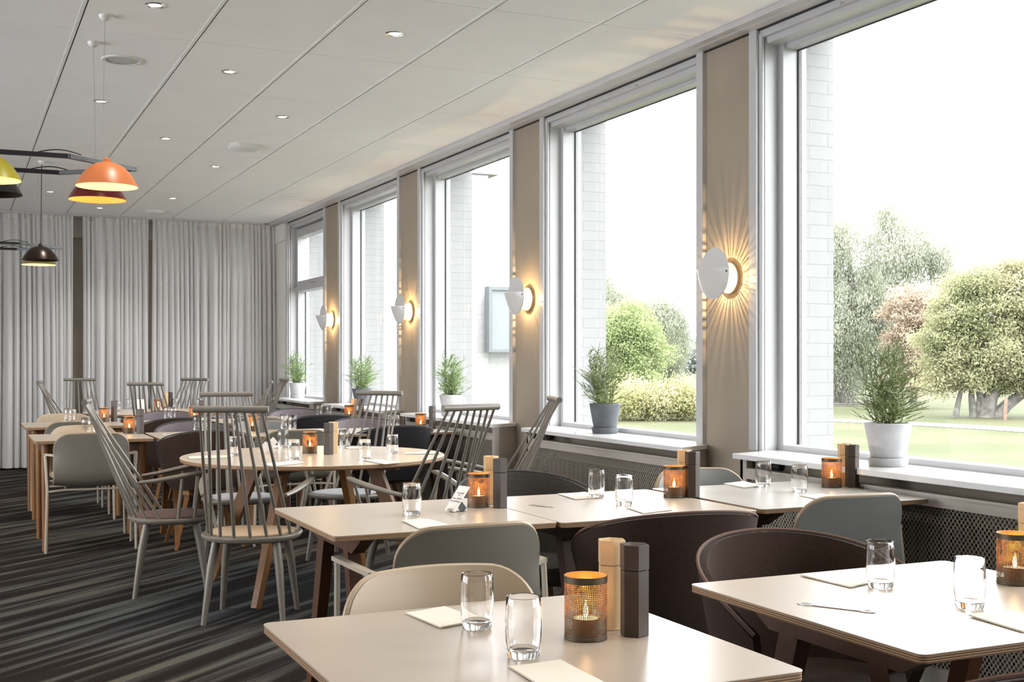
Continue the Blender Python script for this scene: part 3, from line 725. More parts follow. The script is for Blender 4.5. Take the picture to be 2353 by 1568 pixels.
def speaker(x, y, lab):
    t = thing('ceiling_speaker', lab, 'speaker', (x, y, CZ), 0, 'ceiling speakers')
    MB().lathe([(.090, -.004), (.094, -.007), (.112, -.006), (.116, 0)], 40).build('rim', M['plastic'], t)
    MB().lathe([(.088, -.003), (.001, -.004)], 40, cap1=True).build('mesh_cover', M['spk'], t)
speaker(.86, 7.15, 'round ceiling speaker near the nearest lamp wires'); speaker(.87, 11.71, 'round ceiling speaker farther off near the second lamp wires')
def acc(x, y, lab):
    t = thing('ceiling_sensor', lab, 'ceiling unit', (x, y, CZ), 0, 'white ceiling units')
    rings = []
    for s_, z in ((1, 0), (1, -.008), (.93, -.022), (.7, -.035), (.3, -.041), (.02, -.042)):
        rings.append([(px * s_, py * s_, z) for px, py in rrect(-.125, .125, -.125, .125, .07, 6)])
    MB().loops(rings, False, True).build('cover', M['plastic'], t)
    MB().loops([[(px * 1.07, py * 1.07, z) for px, py in rrect(-.125, .125, -.125, .125, .08, 6)] for z in (0, -.006)], False, True).build('base_plate', M['plastic'], t)
acc(2.09, 9.62, 'rounded square white ceiling unit in the middle of the ceiling'); acc(2.08, 14.27, 'rounded square white ceiling unit near the curtain')

# ================================================================== PENDANT FRAMES
def dome(mb, r=.15, h=.12):
    prof = [(r * math.cos(a), h * (1 - math.cos(a) ** 2.6)) for a in np.linspace(0, 1.5, 20)]
    return prof
def chandelier(y0, label, shades, cz=2.27):
    yc = y0 + .285; X = lambda v: v
    t = thing('pendant_lamp', label, 'hanging lamp', (-.1, yc, cz), 0, 'hexagonal frame pendant lamps')
    K = [(.50 + .1, -.285), (.85 + .1, 0), (.50 + .1, .285), (-1.0, .285), (-1.3, 0), (-1.0, -.285)]
    f = MB(); hh = .011; ww = .009
    for i in range(6):
        p = K[i]; q = K[(i + 1) % 6]; d = Vector((q[0] - p[0], q[1] - p[1], 0)).normalized() * .008
        f.bar((p[0] - d.x, p[1] - d.y, 0), (q[0] + d.x, q[1] + d.y, 0), ww * 2, hh * 2)
    f.build('frame', M['blackmetal'], t)
    for s_ in (-1, 1):
        P = [(.60 - .14 + .02 * k, s_ * .285, .011 + .018 * math.sin(PI * k / 10)) for k in range(11)]
        MB().tube(P, .003, 6).build('cable_loop', M['black'], t)
        w = MB().tube([(.77, s_ * .285, CZ - cz), (.77, s_ * .16, .0)] if False else [(.77, s_ * .275, CZ - cz - .02), (.77, s_ * .15, .01)], .0045 if (s_ == -1 and cz < 2.269) else .0010, 6)
        w.build('suspension_wire', M['black'] if (s_ == -1 and cz < 2.269) else M['wire'], t)
        MB().lathe([(.030, 0), (.029, -.010), (.020, -.022), (.004, -.030), (.001, -.030)], 20, (.77, s_ * .278, CZ - cz), cap1=True).build('ceiling_cup', M['plastic'], t)
    for (sx, side, m_, mi, lab) in shades:
        yy = side * .27
        sh = MB().lathe([(r_, z_ - .135) for r_, z_ in dome(None)] + [(.001, -.135 + .1201)], 40).build('lamp_shade', m_, t); sh.location = (sx + .1, yy, 0)
        sh['label'] = lab
        MB().lathe([(r_ - .0025, z_ - .1365) for r_, z_ in dome(None)] + [(.001, -.137 + .1195)], 40).build('shade_lining', mi, sh)
        MB().lathe([(.001, -.105), (.028, -.098), (.034, -.075), (.022, -.05), (.012, -.03)], 16).build('bulb', M['bulb'], sh)
        MB().box(-.02, .02, -.012, .012, -.02, -.006).tube([(0, 0, -.01), (0, 0, 0.0)], .012, 10).bar((0, 0, -.012), (0.0, -side * .03, .008), .02, .012).build('bracket', m_, sh)
chandelier(6.25, 'near hexagonal black frame lamp with orange, oxblood, mustard and black domes',
           [(.68, -1, M['orange'], M['in_cream'], 'orange dome shade'), (.69, 1, M['red'], M['in_orange'], 'oxblood dome shade with orange inside'),
            (.14, -1, M['yellow'], M['in_yellow'], 'mustard yellow dome shade'), (.17, 1, M['blackmetal'], M['bronze'], 'black dome shade')], 2.27)
chandelier(11.08, 'far hexagonal black frame lamp with bronze and olive domes before the curtain',
           [(.66, -1, M['bronze'], M['bronze'], 'black bronze dome shade'), (.68, 1, M['olive'], M['in_cream'], 'olive dome shade')], 2.265)
for (x, y) in ((.67, 6.26), (.67, 6.8), (.14, 6.26), (.67, 11.65)):
    L = D.lights.new('shade_light', 'POINT'); L.energy = 1.6; L.color = (1, .75, .45); L.shadow_soft_size = .03
    o = D.objects.new('shade_light', L); C.objects.link(o); o.location = (x, y, 2.15)

# ================================================================== SCONCES
def sconce(y, label):
    t = thing('wall_sconce', label, 'wall lamp', (WX * K, y * K, 1.704), 0, 'white disc wall lamps on the piers')
    r0 = .1335; dx = -.105; dz = .022
    rings = [[(dx + q, r * math.cos(2 * PI * k / 56), dz + r * math.sin(2 * PI * k / 56)) for k in range(56)] for q, r in ((.0015, .001), (.0015, r0 - .001), (0, r0), (-.0015, r0 - .001), (-.0015, .001))]
    MB().loops(rings, True, True).build('disc', M['lampwhite'], t)
    # folded lower flap: a conical pocket, open at the top
    G = []
    nz = 18; ny = 25
    for i in range(nz):
        q = i / (nz - 1); z = -r0 + .001 + q * (r0 + .022); hw = math.sqrt(max(r0 * r0 - z * z, 1e-6)); row = []
        for j in range(ny):
            s_ = -1 + 2 * j / (ny - 1)
            bul = (1 - abs(s_) ** 2.2); row.append((dx - .003 - .072 * bul * (q ** .8), s_ * hw, dz + z))
        G.append(row)
    MB().sheet(G, .002).build('folded_flap', M['lampwhite'], t)
    for s_ in (-1, 1):
        MB().tube([(dx - .012, s_ * r0 * .90, dz + .004), (dx - .004, s_ * r0 * .93, dz + .004)], .0075, 14).build('rivet', M['black'], t)
    ring = lambda a: [[(px, rr * math.cos(2 * PI * k / 48), rr * math.sin(2 * PI * k / 48)) for k in range(48)] for px, rr in a]
    MB().loops(ring([(-.001, .082), (-.014, .082), (-.016, .080), (-.016, .001)]), False, True).build('wall_plate', M['tan'], t)
    df = MB().loops(ring([(-.016, .056), (-.100, .056)]), False, False).build('diffuser', M['diffuser'], t)
    rr_ = random.Random(int(y * 10)); v = MB()
    nv = 44
    for k in range(nv):
        a = 2 * PI * (k + rr_.uniform(-.3, .3)) / nv; da = rr_.uniform(.012, .034)
        v.loops([[(px, .060 * math.cos(a - da), .060 * math.sin(a - da)), (px, .070 * math.cos(a - da * .6), .070 * math.sin(a - da * .6)), (px, .070 * math.cos(a + da * .6), .070 * math.sin(a + da * .6)), (px, .060 * math.cos(a + da), .060 * math.sin(a + da))] for px in (-.016, -.100)])
    v.build('glass_vane_ring', M['crystal'], t)
    L = D.lights.new('sconce_light', 'POINT'); L.energy = 13; L.color = (1, .66, .32); L.shadow_soft_size = .002
    o = D.objects.new('sconce_light', L); C.objects.link(o); o.location = (WX * K - .060, y * K, 1.704)
sconce(5.14, 'nearest white disc wall lamp, glowing on the pier beside the biggest window')
sconce(7.53, 'second white disc wall lamp from the camera, on the middle pier')
sconce(9.92, 'third white disc wall lamp from the camera, second from the curtain')
sconce(12.32, 'farthest white disc wall lamp, next to the corner window')

# ================================================================== POT PLANTS
def plant(x, y, r, h, dark, ph, label, seed, spread=1.0, m='stem', nst=26):
    """r top radius, h pot height, ph foliage height"""
    t = thing('potted_plant', label, 'plant', (x * K, y * K, .8215), 0, 'pencil cactus plants on the sills')
    cm = M['concrete_dark'] if dark else M['concrete']
    MB().lathe([(.001, .022), (r * .70, .022), (r * .72, .026), (r, h - .003), (r - .002, h), (r - .012, h), (r - .016, h - .02), (.001, h - .02)], 40).build('pot', cm, t)
    MB().lathe([(.001, .0), (r * .78, .0), (r * .80, .004), (r * .86, .034), (r * .84, .036), (r * .80, .034), (r * .76, .021), (.001, .021)], 40).build('saucer', cm, t)
    MB().lathe([(r - .016, h - .022), (.001, h - .012)], 24, cap1=True).build('soil', M['soil'], t)
    rd = random.Random(seed); mb = MB()
    def twig(p, d, L, rad, n=4, bend=.13, rise=.10):
        pts = [Vector(p)]; dd = Vector(d).normalized()
        for k in range(n):
            dd = (dd + Vector((rd.uniform(-bend, bend), rd.uniform(-bend, bend), rd.uniform(-.03, rise)))).normalized()
            pts.append(pts[-1] + dd * L / n)
        mb.tube(pts, [rad * (1 - .13 * k) for k in range(n + 1)], 5); return pts, dd
    for k in range(nst):
        a = rd.uniform(0, 2 * PI); rr = r * .55 * math.sqrt(rd.random())
        p = Vector((rr * math.cos(a), rr * math.sin(a), h - .03)); tl = rd.uniform(.0, .35) * spread
        hgt = ph * rd.uniform(.6, .92)
        pts, dd = twig(p, (math.cos(a) * tl, math.sin(a) * tl, 1), hgt, r * .042, 8, .05, .04)
        for q in range(1, 9):
            for _ in range(rd.choice((1, 2, 2, 3))):
                b = rd.uniform(0, 2 * PI); up = rd.uniform(-.25, .75) if q < 6 else rd.uniform(.3, 1.8)
                L1 = ph * rd.uniform(.16, .40) * (1.1 if q < 6 else .7)
                p1, d1 = twig(pts[q], (math.cos(b), math.sin(b), up), L1, r * .025, 5, .24, .17)
                for z in (1, 2, 3, 4):
                    for _ in range(rd.choice((0, 1, 1))):
                        c = rd.uniform(0, 2 * PI)
                        twig(p1[z], d1 * 1.0 + Vector((math.cos(c), math.sin(c), rd.uniform(-.4, .7))) * 1.1, L1 * rd.uniform(.25, .6), r * .018, 3, .2, .1)
    tag(mb.build('foliage', M[m], t), kind='stuff')
    return t
plant(3.57, 3.96, .100, .185, False, .40, 'pale concrete pot with big branching pencil cactus on the nearest sill', 11, .8, 'stem', 16)
plant(3.58, 6.42, .098, .185, True, .37, 'dark grey concrete pot with pencil cactus on the sill before the hedge view', 12, .8, 'stem', 16)
plant(3.58, 8.92, .100, .17, False, .36, 'pale pot with pencil cactus on the sill before the brick wing, behind the spindle chairs', 13, .8, 'stem2', 15)
plant(3.58, 11.25, .098, .17, True, .37, 'dark pot with pencil cactus behind the high spindle chair', 14, .8, 'stem2', 17)
plant(3.60, 13.75, .100, .18, False, .37, 'farthest pale pot with pencil cactus in the corner window', 15, .85, 'stem2', 15)

# ================================================================== TABLES
T_ = .9643
def table_aframe(x0, x1, y0, y1, label, m, legm='darkoak'):
    x0, x1, y0, y1 = x0 * T_, x1 * T_, y0 * T_, y1 * T_
    cx, cy = (x0 + x1) / 2, (y0 + y1) / 2; a, b = (x1 - x0) / 2, (y1 - y0) / 2
    t = thing('dining_table', label, 'table', (cx, cy, 0), 0, 'square dining tables')
    MB().prism(rrect(-a, a, -b, b, .018), .737, .74, .0008).build('tabletop', m, t)
    MB().prism(rrect(-a + .001, a - .001, -b + .001, b - .001, .017), .722, .737).build('plywood_edge', M['ply'], t)
    for s in (-1, 1):
        xx = s * (a - .13)
        bm_ = MB(); P = [(-b + .05, .722), (-b + .17, .655), (b - .17, .655), (b - .05, .722)]
        bm_.loops([[(xx - .022, y, z) for y, z in P], [(xx + .022, y, z) for y, z in P]]); bm_.build('beam', M[legm], t, fixn=True)
        for q in (-1, 1):
            MB().bar((xx, q * (b - .24), .66), (xx + s * .01, q * (b - .06), 0), .042, .062, taper=.72).build('leg', M[legm], t)
    MB().bar((-a + .13, 0, .69), (a - .13, 0, .69), .05, .04).build('stretcher', M[legm], t)
    return t
def table_straight(x0, x1, y0, y1, label, m):
    x0, x1, y0, y1 = x0 * T_, x1 * T_, y0 * T_, y1 * T_
    cx, cy = (x0 + x1) / 2, (y0 + y1) / 2; a, b = (x1 - x0) / 2, (y1 - y0) / 2
    t = thing('dining_table', label, 'table', (cx, cy, 0), 0, 'square dining tables')
    MB().prism(rrect(-a, a, -b, b, .012), .737, .74, .0008).build('tabletop', m, t)
    MB().prism(rrect(-a + .001, a - .001, -b + .001, b - .001, .012), .718, .737).build('plywood_edge', M['ply'], t)
    e = .07
    MB().box(-a + e, a - e, -b + e - .012, -b + e + .012, .65, .718).box(-a + e, a - e, b - e - .012, b - e + .012, .65, .718).box(-a + e - .012, -a + e + .012, -b + e, b - e, .65, .718).box(a - e - .012, a - e + .012, -b + e, b - e, .65, .718).build('apron', M['darkoak'], t)
    for s in (-1, 1):
        for q in (-1, 1):
            MB().tube([(s * (a - e), q * (b - e), .718), (s * (a - e), q * (b - e), .60), (s * (a - e), q * (b - e), 0)], [.026, .027, .019], 14).build('leg', M['oak'], t)
    return t
def table_round(cx, cy, r, label):
    t = thing('round_table', label, 'table', (cx, cy, 0), R(3), 'round dining tables')
    MB().lathe([(.001, .737), (r - .001, .737), (r, .7385), (r - .002, .74), (.001, .74)], 96).build('tabletop', M['topround'], t)
    MB().lathe([(.001, .716), (r - .008, .716), (r - .001, .722), (r - .001, .737)], 96).build('plywood_edge', M['ply'], t)
    for k in range(4):
        a = PI / 4 + k * PI / 2; ca, sa = math.cos(a), math.sin(a)
        MB().bar((ca * .36, sa * .36, .70), (ca * .66, sa * .66, 0), .045, .075, up=(ca, sa, 0), taper=.7).build('leg', M['oak'], t)
    MB().bar((-.36, -.36, .69), (.36, .36, .69), .05, .045).bar((-.36, .36, .69), (.36, -.36, .69), .05, .044).build('cross_beam', M['darkoak'], t)
    return t
TA = table_aframe(.59, 1.39, 1.75, 2.55, 'nearest beige square table, bottom centre, with two tumblers and both mills', M['top'])
TB = table_aframe(1.66, 2.50, 1.75, 2.55, 'square table at the lower right with the steel bottle opener', M['top'])
TC1 = table_aframe(1.085, 1.88, 3.70, 4.50, 'middle-row square table carrying the little card sign', M['top'])
TC2 = table_aframe(1.885, 2.70, 3.68, 4.48, 'middle-row square table between the card sign table and the window table', M['top'])
TC3 = table_aframe(2.735, 3.555, 3.70, 4.50, 'middle-row greyer square table against the nearest sill', M['topgrey'])
TD = table_round(1.905 * T_, 6.90 * T_, .76 * T_, 'near round table surrounded by tall spindle chairs')
TE = table_round(*wl(12.95 * T_, -3.80 * T_), .76 * T_, 'far round table in front of the curtain')
TL1 = table_straight(.49, 1.28, 8.85, 9.65, 'left square table with straight legs, nearer of the two at the left edge', M['top'])
TL0 = table_straight(.52, 1.33, 10.66, 11.46, 'left square table with straight legs, farther of the two at the left edge', M['top'])
TL2 = table_aframe(1.31, 2.10, 8.74, 9.54, 'square table behind the round table, right of the straight-legged left table', M['top'], 'oak')
TL3 = table_aframe(2.11, 2.69, 8.72, 9.52, 'narrow square table directly behind the near round table', M['top'])
TW2 = table_aframe(2.71, 3.53, 8.66, 9.46, 'whitish table by the middle window behind the round table', M['topgrey'])
T02 = table_aframe(1.38, 2.10, 10.66, 11.46, 'far-row square table second from the left', M['top'])
T03 = table_aframe(2.11, 2.69, 10.66, 11.46, 'far-row square table in the middle, half hidden by spindle chairs', M['top'])
T04 = table_aframe(2.71, 3.53, 10.66, 11.46, 'far-row square table against the second window from the curtain', M['top'])

# ================================================================== CHAIRS
def spindle_chair(label, pad):
    t = thing('spindle_chair', label, 'chair', (0, 0, 0), 0, 'tall spindle back armchairs')
    out = []
    for k in range(48):
        a = 2 * PI * k / 48; c, s = math.cos(a), math.sin(a); e = .78 if s > 0 else 1.0
        out.append((.243 * math.copysign(abs(c) ** (.8 if s > 0 else .95), c), (.215 if s > 0 else .232) * math.copysign(abs(s) ** (.62 if s > 0 else .95), s)))
    sc = lambda k, z: [(x * k, y * k, z) for x, y in out]
    MB().loops([sc(.86, .392), sc(.965, .400), sc(1, .412), sc(1, .420), sc(.985, .425)]).build('seat', M['paint'], t)
    MB().loops([[(x * .86, y * .84 + .012, .4251), ][0] if False else (x * .86, y * .84 + .012, .4251) for x, y in out] and [[(x * k, y * k * .975 + .012, z) for x, y in out] for k, z in ((.86, .4251), (.862, .429), (.84, .4315), (.5, .4300))]).build('seat_pad', pad, t)
    top_y, top_z = -.45, 1.050
    for k in range(8):
        u = -1 + 2 * k / 7; a = u * R(76)
        b = Vector((.208 * math.sin(a), -.004 - .212 * math.cos(a), .422)); q = Vector((.143 * u, top_y, top_z - .006))
        MB().tube([b, b.lerp(q, .35), q], [.0082, .0088, .0065], 10).build('spindle', M['paint'], t)
    MB().tube([(x, top_y - .006 * (x / .18) ** 2 * -1, top_z) for x in np.linspace(-.172, .172, 9)], .0165, 16).build('top_rail', M['paint'], t)
    for s in (-1, 1):
        P = [(s * .196, -.165, .622), (s * .222, -.08, .632), (s * .250, .02, .650), (s * .268, .11, .668), (s * .272, .17, .680), (s * .270, .195, .683)]
        MB().tube(P, [.013, .0165, .019, .0195, .018, .011], 12, flat=.72).build('arm', M['paint'], t)
        MB().tube([(s * .222, .035, .422), (s * .258, .06, .655)], [.0095, .0075], 10).build('arm_post', M['paint'], t)
        MB().tube([(s * .205, .12, .422), (s * .268, .145, .672)], [.0095, .0075], 10).build('arm_post', M['paint'], t)
        for q in (-1, 1):
            MB().tube([(s * .145, q * .125, .402), (s * .165, q * .152, .27), (s * .192, q * .19, 0)], [.021, .0205, .0125], 14).build('leg', M['paint'], t)
    return t
def pose(w, l, camang): # floor point in view space, heading in degrees clockwise from the view axis
    f = .985 if w < 7.2 else .975
    x, y = wl(w * f, l * f); return (x, y, 0), -(R(camang) + YAW)
first = {}
def place(kind, fn, loc, rz, label, swap=None, group=None):
    if kind not in first:
        first[kind] = fn(label); o = first[kind]; o.location = loc; o.rotation_euler = (0, 0, rz)
        return o
    return dup(first[kind], loc, rz, label, group, swap)
J = [((6.08, -1.31), 0, 'greige spindle armchair with tan seat, its back to the camera at the near round table', 'pad_tan'),
     ((6.77, -1.907), 74.8, 'spindle armchair with dark brown seat, in profile left of the near round table', 'pad_brown'),
     ((6.19, -.50), -42, 'greige spindle armchair behind the card sign, on the right of the near round table', 'pad_tan'),
     ((7.01, -.20), -98, 'greige spindle armchair in profile before the sill, facing left to the near round table', 'pad_grey'),
     ((7.98, -1.08), -160, 'pale spindle armchair beyond the near round table, right of the two there', 'pad_grey'),
     ((7.72, -1.73), 155, 'pale spindle armchair beyond the near round table, left of the two there', 'pad_grey'),
     ((12.50, -4.40), 75, 'leftmost spindle chair at the far round table, in profile by the curtain', 'pad_grey'),
     ((13.60, -4.78), 150, 'spindle chair at the far round table, second from the left before the curtain', 'pad_grey'),
     ((11.95, -3.47), 2, 'spindle chair on the near side of the far round table, its back to the camera', 'pad_grey'),
     ((13.72, -3.84), -165, 'spindle chair behind the far round table, centred before the curtain', 'pad_grey'),
     ((12.35, -2.93), -100, 'spindle chair on the right of the far round table, near the corner window', 'pad_grey'),
     ((13.62, -3.02), -115, 'farthest spindle chair, half hidden behind its neighbour next to the corner window', 'pad_grey')]
for (wl_, ang, lab, pd) in J:
    loc, rz = pose(wl_[0], wl_[1], ang)
    place('spindle', lambda l: spindle_chair(l, M['pad_tan']), loc, rz, lab, None if pd == 'pad_tan' else {'seat_pad': M[pd]})

def shell_chair(label):
    t = thing('shell_armchair', label, 'chair', (0, 0, 0), 0, 'smooth shell armchairs with metal frames')
    # profile in the y-z plane, seat front -> back top
    prof = [(.225, .425), (.21, .447), (.17, .455), (.08, .448), (-.02, .438), (-.11, .436), (-.165, .452), (-.198, .49), (-.215, .54), (-.228, .60), (-.238, .66), (-.247, .70), (-.253, .73), (-.259, .755), (-.262, .768), (-.2645, .776), (-.2662, .782), (-.2672, .786), (-.268, .789), (-.2685, .7905)]
    G = []; pz = [p[1] for p in prof[4:]]; py = [p[0] for p in prof[4:]]
    sv = [math.sin(PI / 2 * (-1 + 2 * j / 32)) for j in range(33)]
    def drop(a): q = max(0, (abs(a) - .60) / .40); return .095 * (1 - math.sqrt(max(0, 1 - q * q))) + .010 * a * a
    for (y, z) in prof:
        row = []
        for a in sv:
            z2, y2 = z, y
            if z > .54 and y < -.1:
                z2 = .54 + (z - .54) * (.7905 - drop(a) - .54) / (.7905 - .54); y2 = float(np.interp(z2, pz, py))
            back = max(0, min(1, (z2 - .46) / .2)) if y < -.1 else 0
            hw = .232 - (.03 * ((y - .05) / .17) ** 2 if y > .05 else 0)
            row.append((a * hw, y2 + .055 * a * a * back, z2 + (.018 * a * a if back == 0 else 0)))
        G.append(row)
    MB().sheet(G, .022).build('shell', M['shell_grey'], t, sharp=60)
    P = [G[i][0] for i in range(4, len(G))] + G[-1][1:-1] + [G[i][-1] for i in range(len(G) - 1, 3, -1)]
    MB().tube([(x, y, z) for x, y, z in P], .0088, 8).build('edge_piping', M['piping_beige'], t)
    MB().sheet([[(x, y, z + .018) for x, y, z in r_[2:-2]] for r_ in G[1:6]], .016).build('seat_pad', M['shell_grey'], t, sharp=60)
    for s in (-1, 1):
        X = .285
        MB().tube([(s * X, .19, 0), (s * X, .185, .64)], .0095, 10).build('leg', M['steel_beige'], t)
        MB().tube([(s * X, -.17, 0), (s * (X - .008), -.175, .42), (s * (X + .002), -.13, .64)], .0095, 10).build('leg', M['steel_beige'], t)
        Q = MB(); Q.bar((s * X, .205, .648), (s * X, -.135, .648), .026, .014).bar((s * X, -.125, .648), (s * .226, -.170, .645), .022, .014).build('arm', M['steel_beige'], t)
    MB().tube([(-.285, .18, .405), (-.19, .15, .41), (.19, .15, .41), (.285, .18, .405)], .008, 8).build('front_rail', M['steel_beige'], t)
    MB().tube([(-.277, -.173, .405), (-.17, -.13, .41), (.17, -.13, .41), (.277, -.173, .405)], .008, 8).build('rear_rail', M['steel_beige'], t)
    return t
def bucket_chair(label):
    t = thing('bucket_armchair', label, 'chair', (0, 0, 0), 0, 'fabric bucket armchairs')
    th = np.linspace(-R(118), R(118), 45)
    def rim(a):
        q = abs(a) / R(118); return .795 - .155 * q ** 2.0 - .03 * q ** 6
    G = []
    for k in range(11):
        f = k / 10; row = []
        for a in th:
            zt = rim(a); z = .405 + (zt - .405) * f
            rx = .215 + .085 * f ** .6; ry = .195 + .085 * f ** .7
            row.append((rx * math.sin(a), .02 - ry * math.cos(a), z))
        G.append(row)
    MB().sheet(G, .026).build('shell', M['fab_brown'], t, sharp=60, fixn=True)
    P = [(x, y, z + .012) for x, y, z in G[-1]]
    MB().tube([(x * 1.035, .02 + (y - .02) * 1.035, z - .006) for x, y, z in P], .005, 6).build('edge_piping', M['pipe_brown'], t)
    out = [(.222 * math.sin(a), .015 - .215 * math.cos(a)) for a in np.linspace(0, 2 * PI, 41)[:-1]]
    sc = lambda k, z, dy=0: [(x * k, y * k + dy, z) for x, y in out]
    MB().loops([sc(.90, .395, .01), sc(1.0, .41, .01), sc(1.0, .445, .02), sc(.96, .462, .02), sc(.7, .468, .02), sc(.1, .465, .02)], fixn=False if False else None) if False else None
    MB().loops([sc(.90, .392, .01), sc(1.0, .41, .01), sc(1.0, .445, .02), sc(.96, .462, .02), sc(.7, .468, .02), sc(.1, .465, .02)]).build('seat_cushion', M['fab_brown'], t, fixn=True)
    for s in (-1, 1):
        for q in (-1, 1):
            MB().bar((s * .13, q * .12 + .01, .395), (s * .225, q * .215 + .01, 0), .034, .028, up=(1, 0, 0), taper=.65).build('leg', M['oak'], t)
    MB().bar((-.15, -.13, .375), (.15, .15, .375), .05, .028).bar((-.15, .15, .374), (.15, -.13, .374), .05, .028).build('leg_cross', M['oak'], t)
    return t
shells = [((1.05, 2.47), 180, 'beige shell armchair on the far side of the nearest table', 'shell_beige'),
          ((1.44, 3.66), 0, 'grey shell armchair with its back to the camera at the card sign table', 'shell_grey'),
          ((3.06, 3.80), 0, 'cool grey shell armchair, back to the camera, at the nearest sill table', 'shell_cool'),
          ((3.08, 4.43), 180, 'light grey shell armchair between the middle row and the pier, facing the camera', 'shell_cool'),
          ((.86, 8.98), 0, 'grey shell armchair with its back to the camera at the nearer straight-legged left table', 'shell_grey'),
          ((.88, 9.42), 180, 'beige shell armchair on the far side of the nearer straight-legged left table', 'shell_beige'),
          ((.90, 10.66), 0, 'olive grey shell armchair with its back to the camera at the farther left table', 'shell_olive'),
          ((.90, 11.55), 180, 'beige shell armchair on the far side of the farther left table', 'shell_beige'),
          ((2.22, 8.72), 0, 'olive grey shell armchair directly behind the near round table', 'shell_olive'),
          ((2.24, 9.50), 180, 'light grey shell armchair beyond the narrow table behind the round table', 'shell_cool'),
          ((2.40, 10.75), 0, 'light grey shell armchair at the middle table of the far row', 'shell_cool')]
sp = [0, -2, 1, 0, 2, -1, 0, 0, 0, 0, 0]
for (xy, ang, lab, mm), jit in zip(shells, sp):
    swap = {} if mm == 'shell_grey' else {'shell': M[mm], 'seat_pad': M[mm]}
    if mm == 'shell_beige': swap['edge_piping'] = M[mm]
    place('shell', shell_chair, (xy[0] * T_, xy[1] * T_, 0), -R(ang + jit), lab, swap)
# the very first shell chair placed is the beige one: recolour the prototype through its own data
fo = first['shell']
for ch in fo.children:
    if ch.name.split('.')[0] in ('shell', 'seat_pad', 'edge_piping'):
        ch.data = ch.data.copy(); ch.data.materials[0] = M['shell_beige']
buckets = [((2.24, 3.58), 8, 'brown fabric bucket armchair, back to the camera, at the centre table of the middle row', 'fab_brown', 'pipe_brown'),
           ((2.10, 2.62), 184, 'brown fabric bucket armchair on the far side of the lower right table', 'fab_brown', 'pipe_brown'),
           ((1.98, 1.62), 3, 'dark brown bucket armchair cut off at the bottom right corner', 'fab_brown', 'pipe_brown'),
           ((2.22, 4.62), 178, 'dark grey fabric bucket armchair on the far side of the middle-row centre table', 'fab_grey', 'pipe_dark'),
           ((3.05, 8.82), 0, 'charcoal bucket armchair at the whitish table by the middle window', 'fab_dark', 'pipe_dark'),
           ((3.12, 9.62), 180, 'mauve grey bucket armchair beyond the whitish table by the middle window', 'fab_mauve', 'pipe_dark'),
           ((1.62, 8.78), 0, 'dark brown bucket armchair between the left tables and the near round table', 'fab_brown', 'pipe_dark'),
           ((1.72, 9.66), 180, 'mauve grey bucket armchair beyond the second table, left of the tall rails', 'fab_mauve', 'pipe_dark'),
           ((1.74, 10.72), 0, 'dark brown bucket armchair at the second table of the far row', 'fab_brown', 'pipe_dark'),
           ((1.84, 11.68), 180, 'mauve grey bucket armchair beyond the second table of the far row', 'fab_mauve', 'pipe_brown'),
           ((3.02, 10.78), 0, 'near-black bucket armchair at the far-row table against the second window from the curtain', 'fab_dark', 'pipe_dark'),
           ((3.10, 11.72), 180, 'farthest mauve grey bucket armchair below the corner window sill', 'fab_mauve', 'pipe_dark')]
for (xy, ang, lab, m1, m2) in buckets:
    place('bucket', bucket_chair, (xy[0] * T_, xy[1] * T_, 0), -R(ang), lab, {'shell': M[m1], 'seat_cushion': M[m1], 'edge_piping': M[m2]})

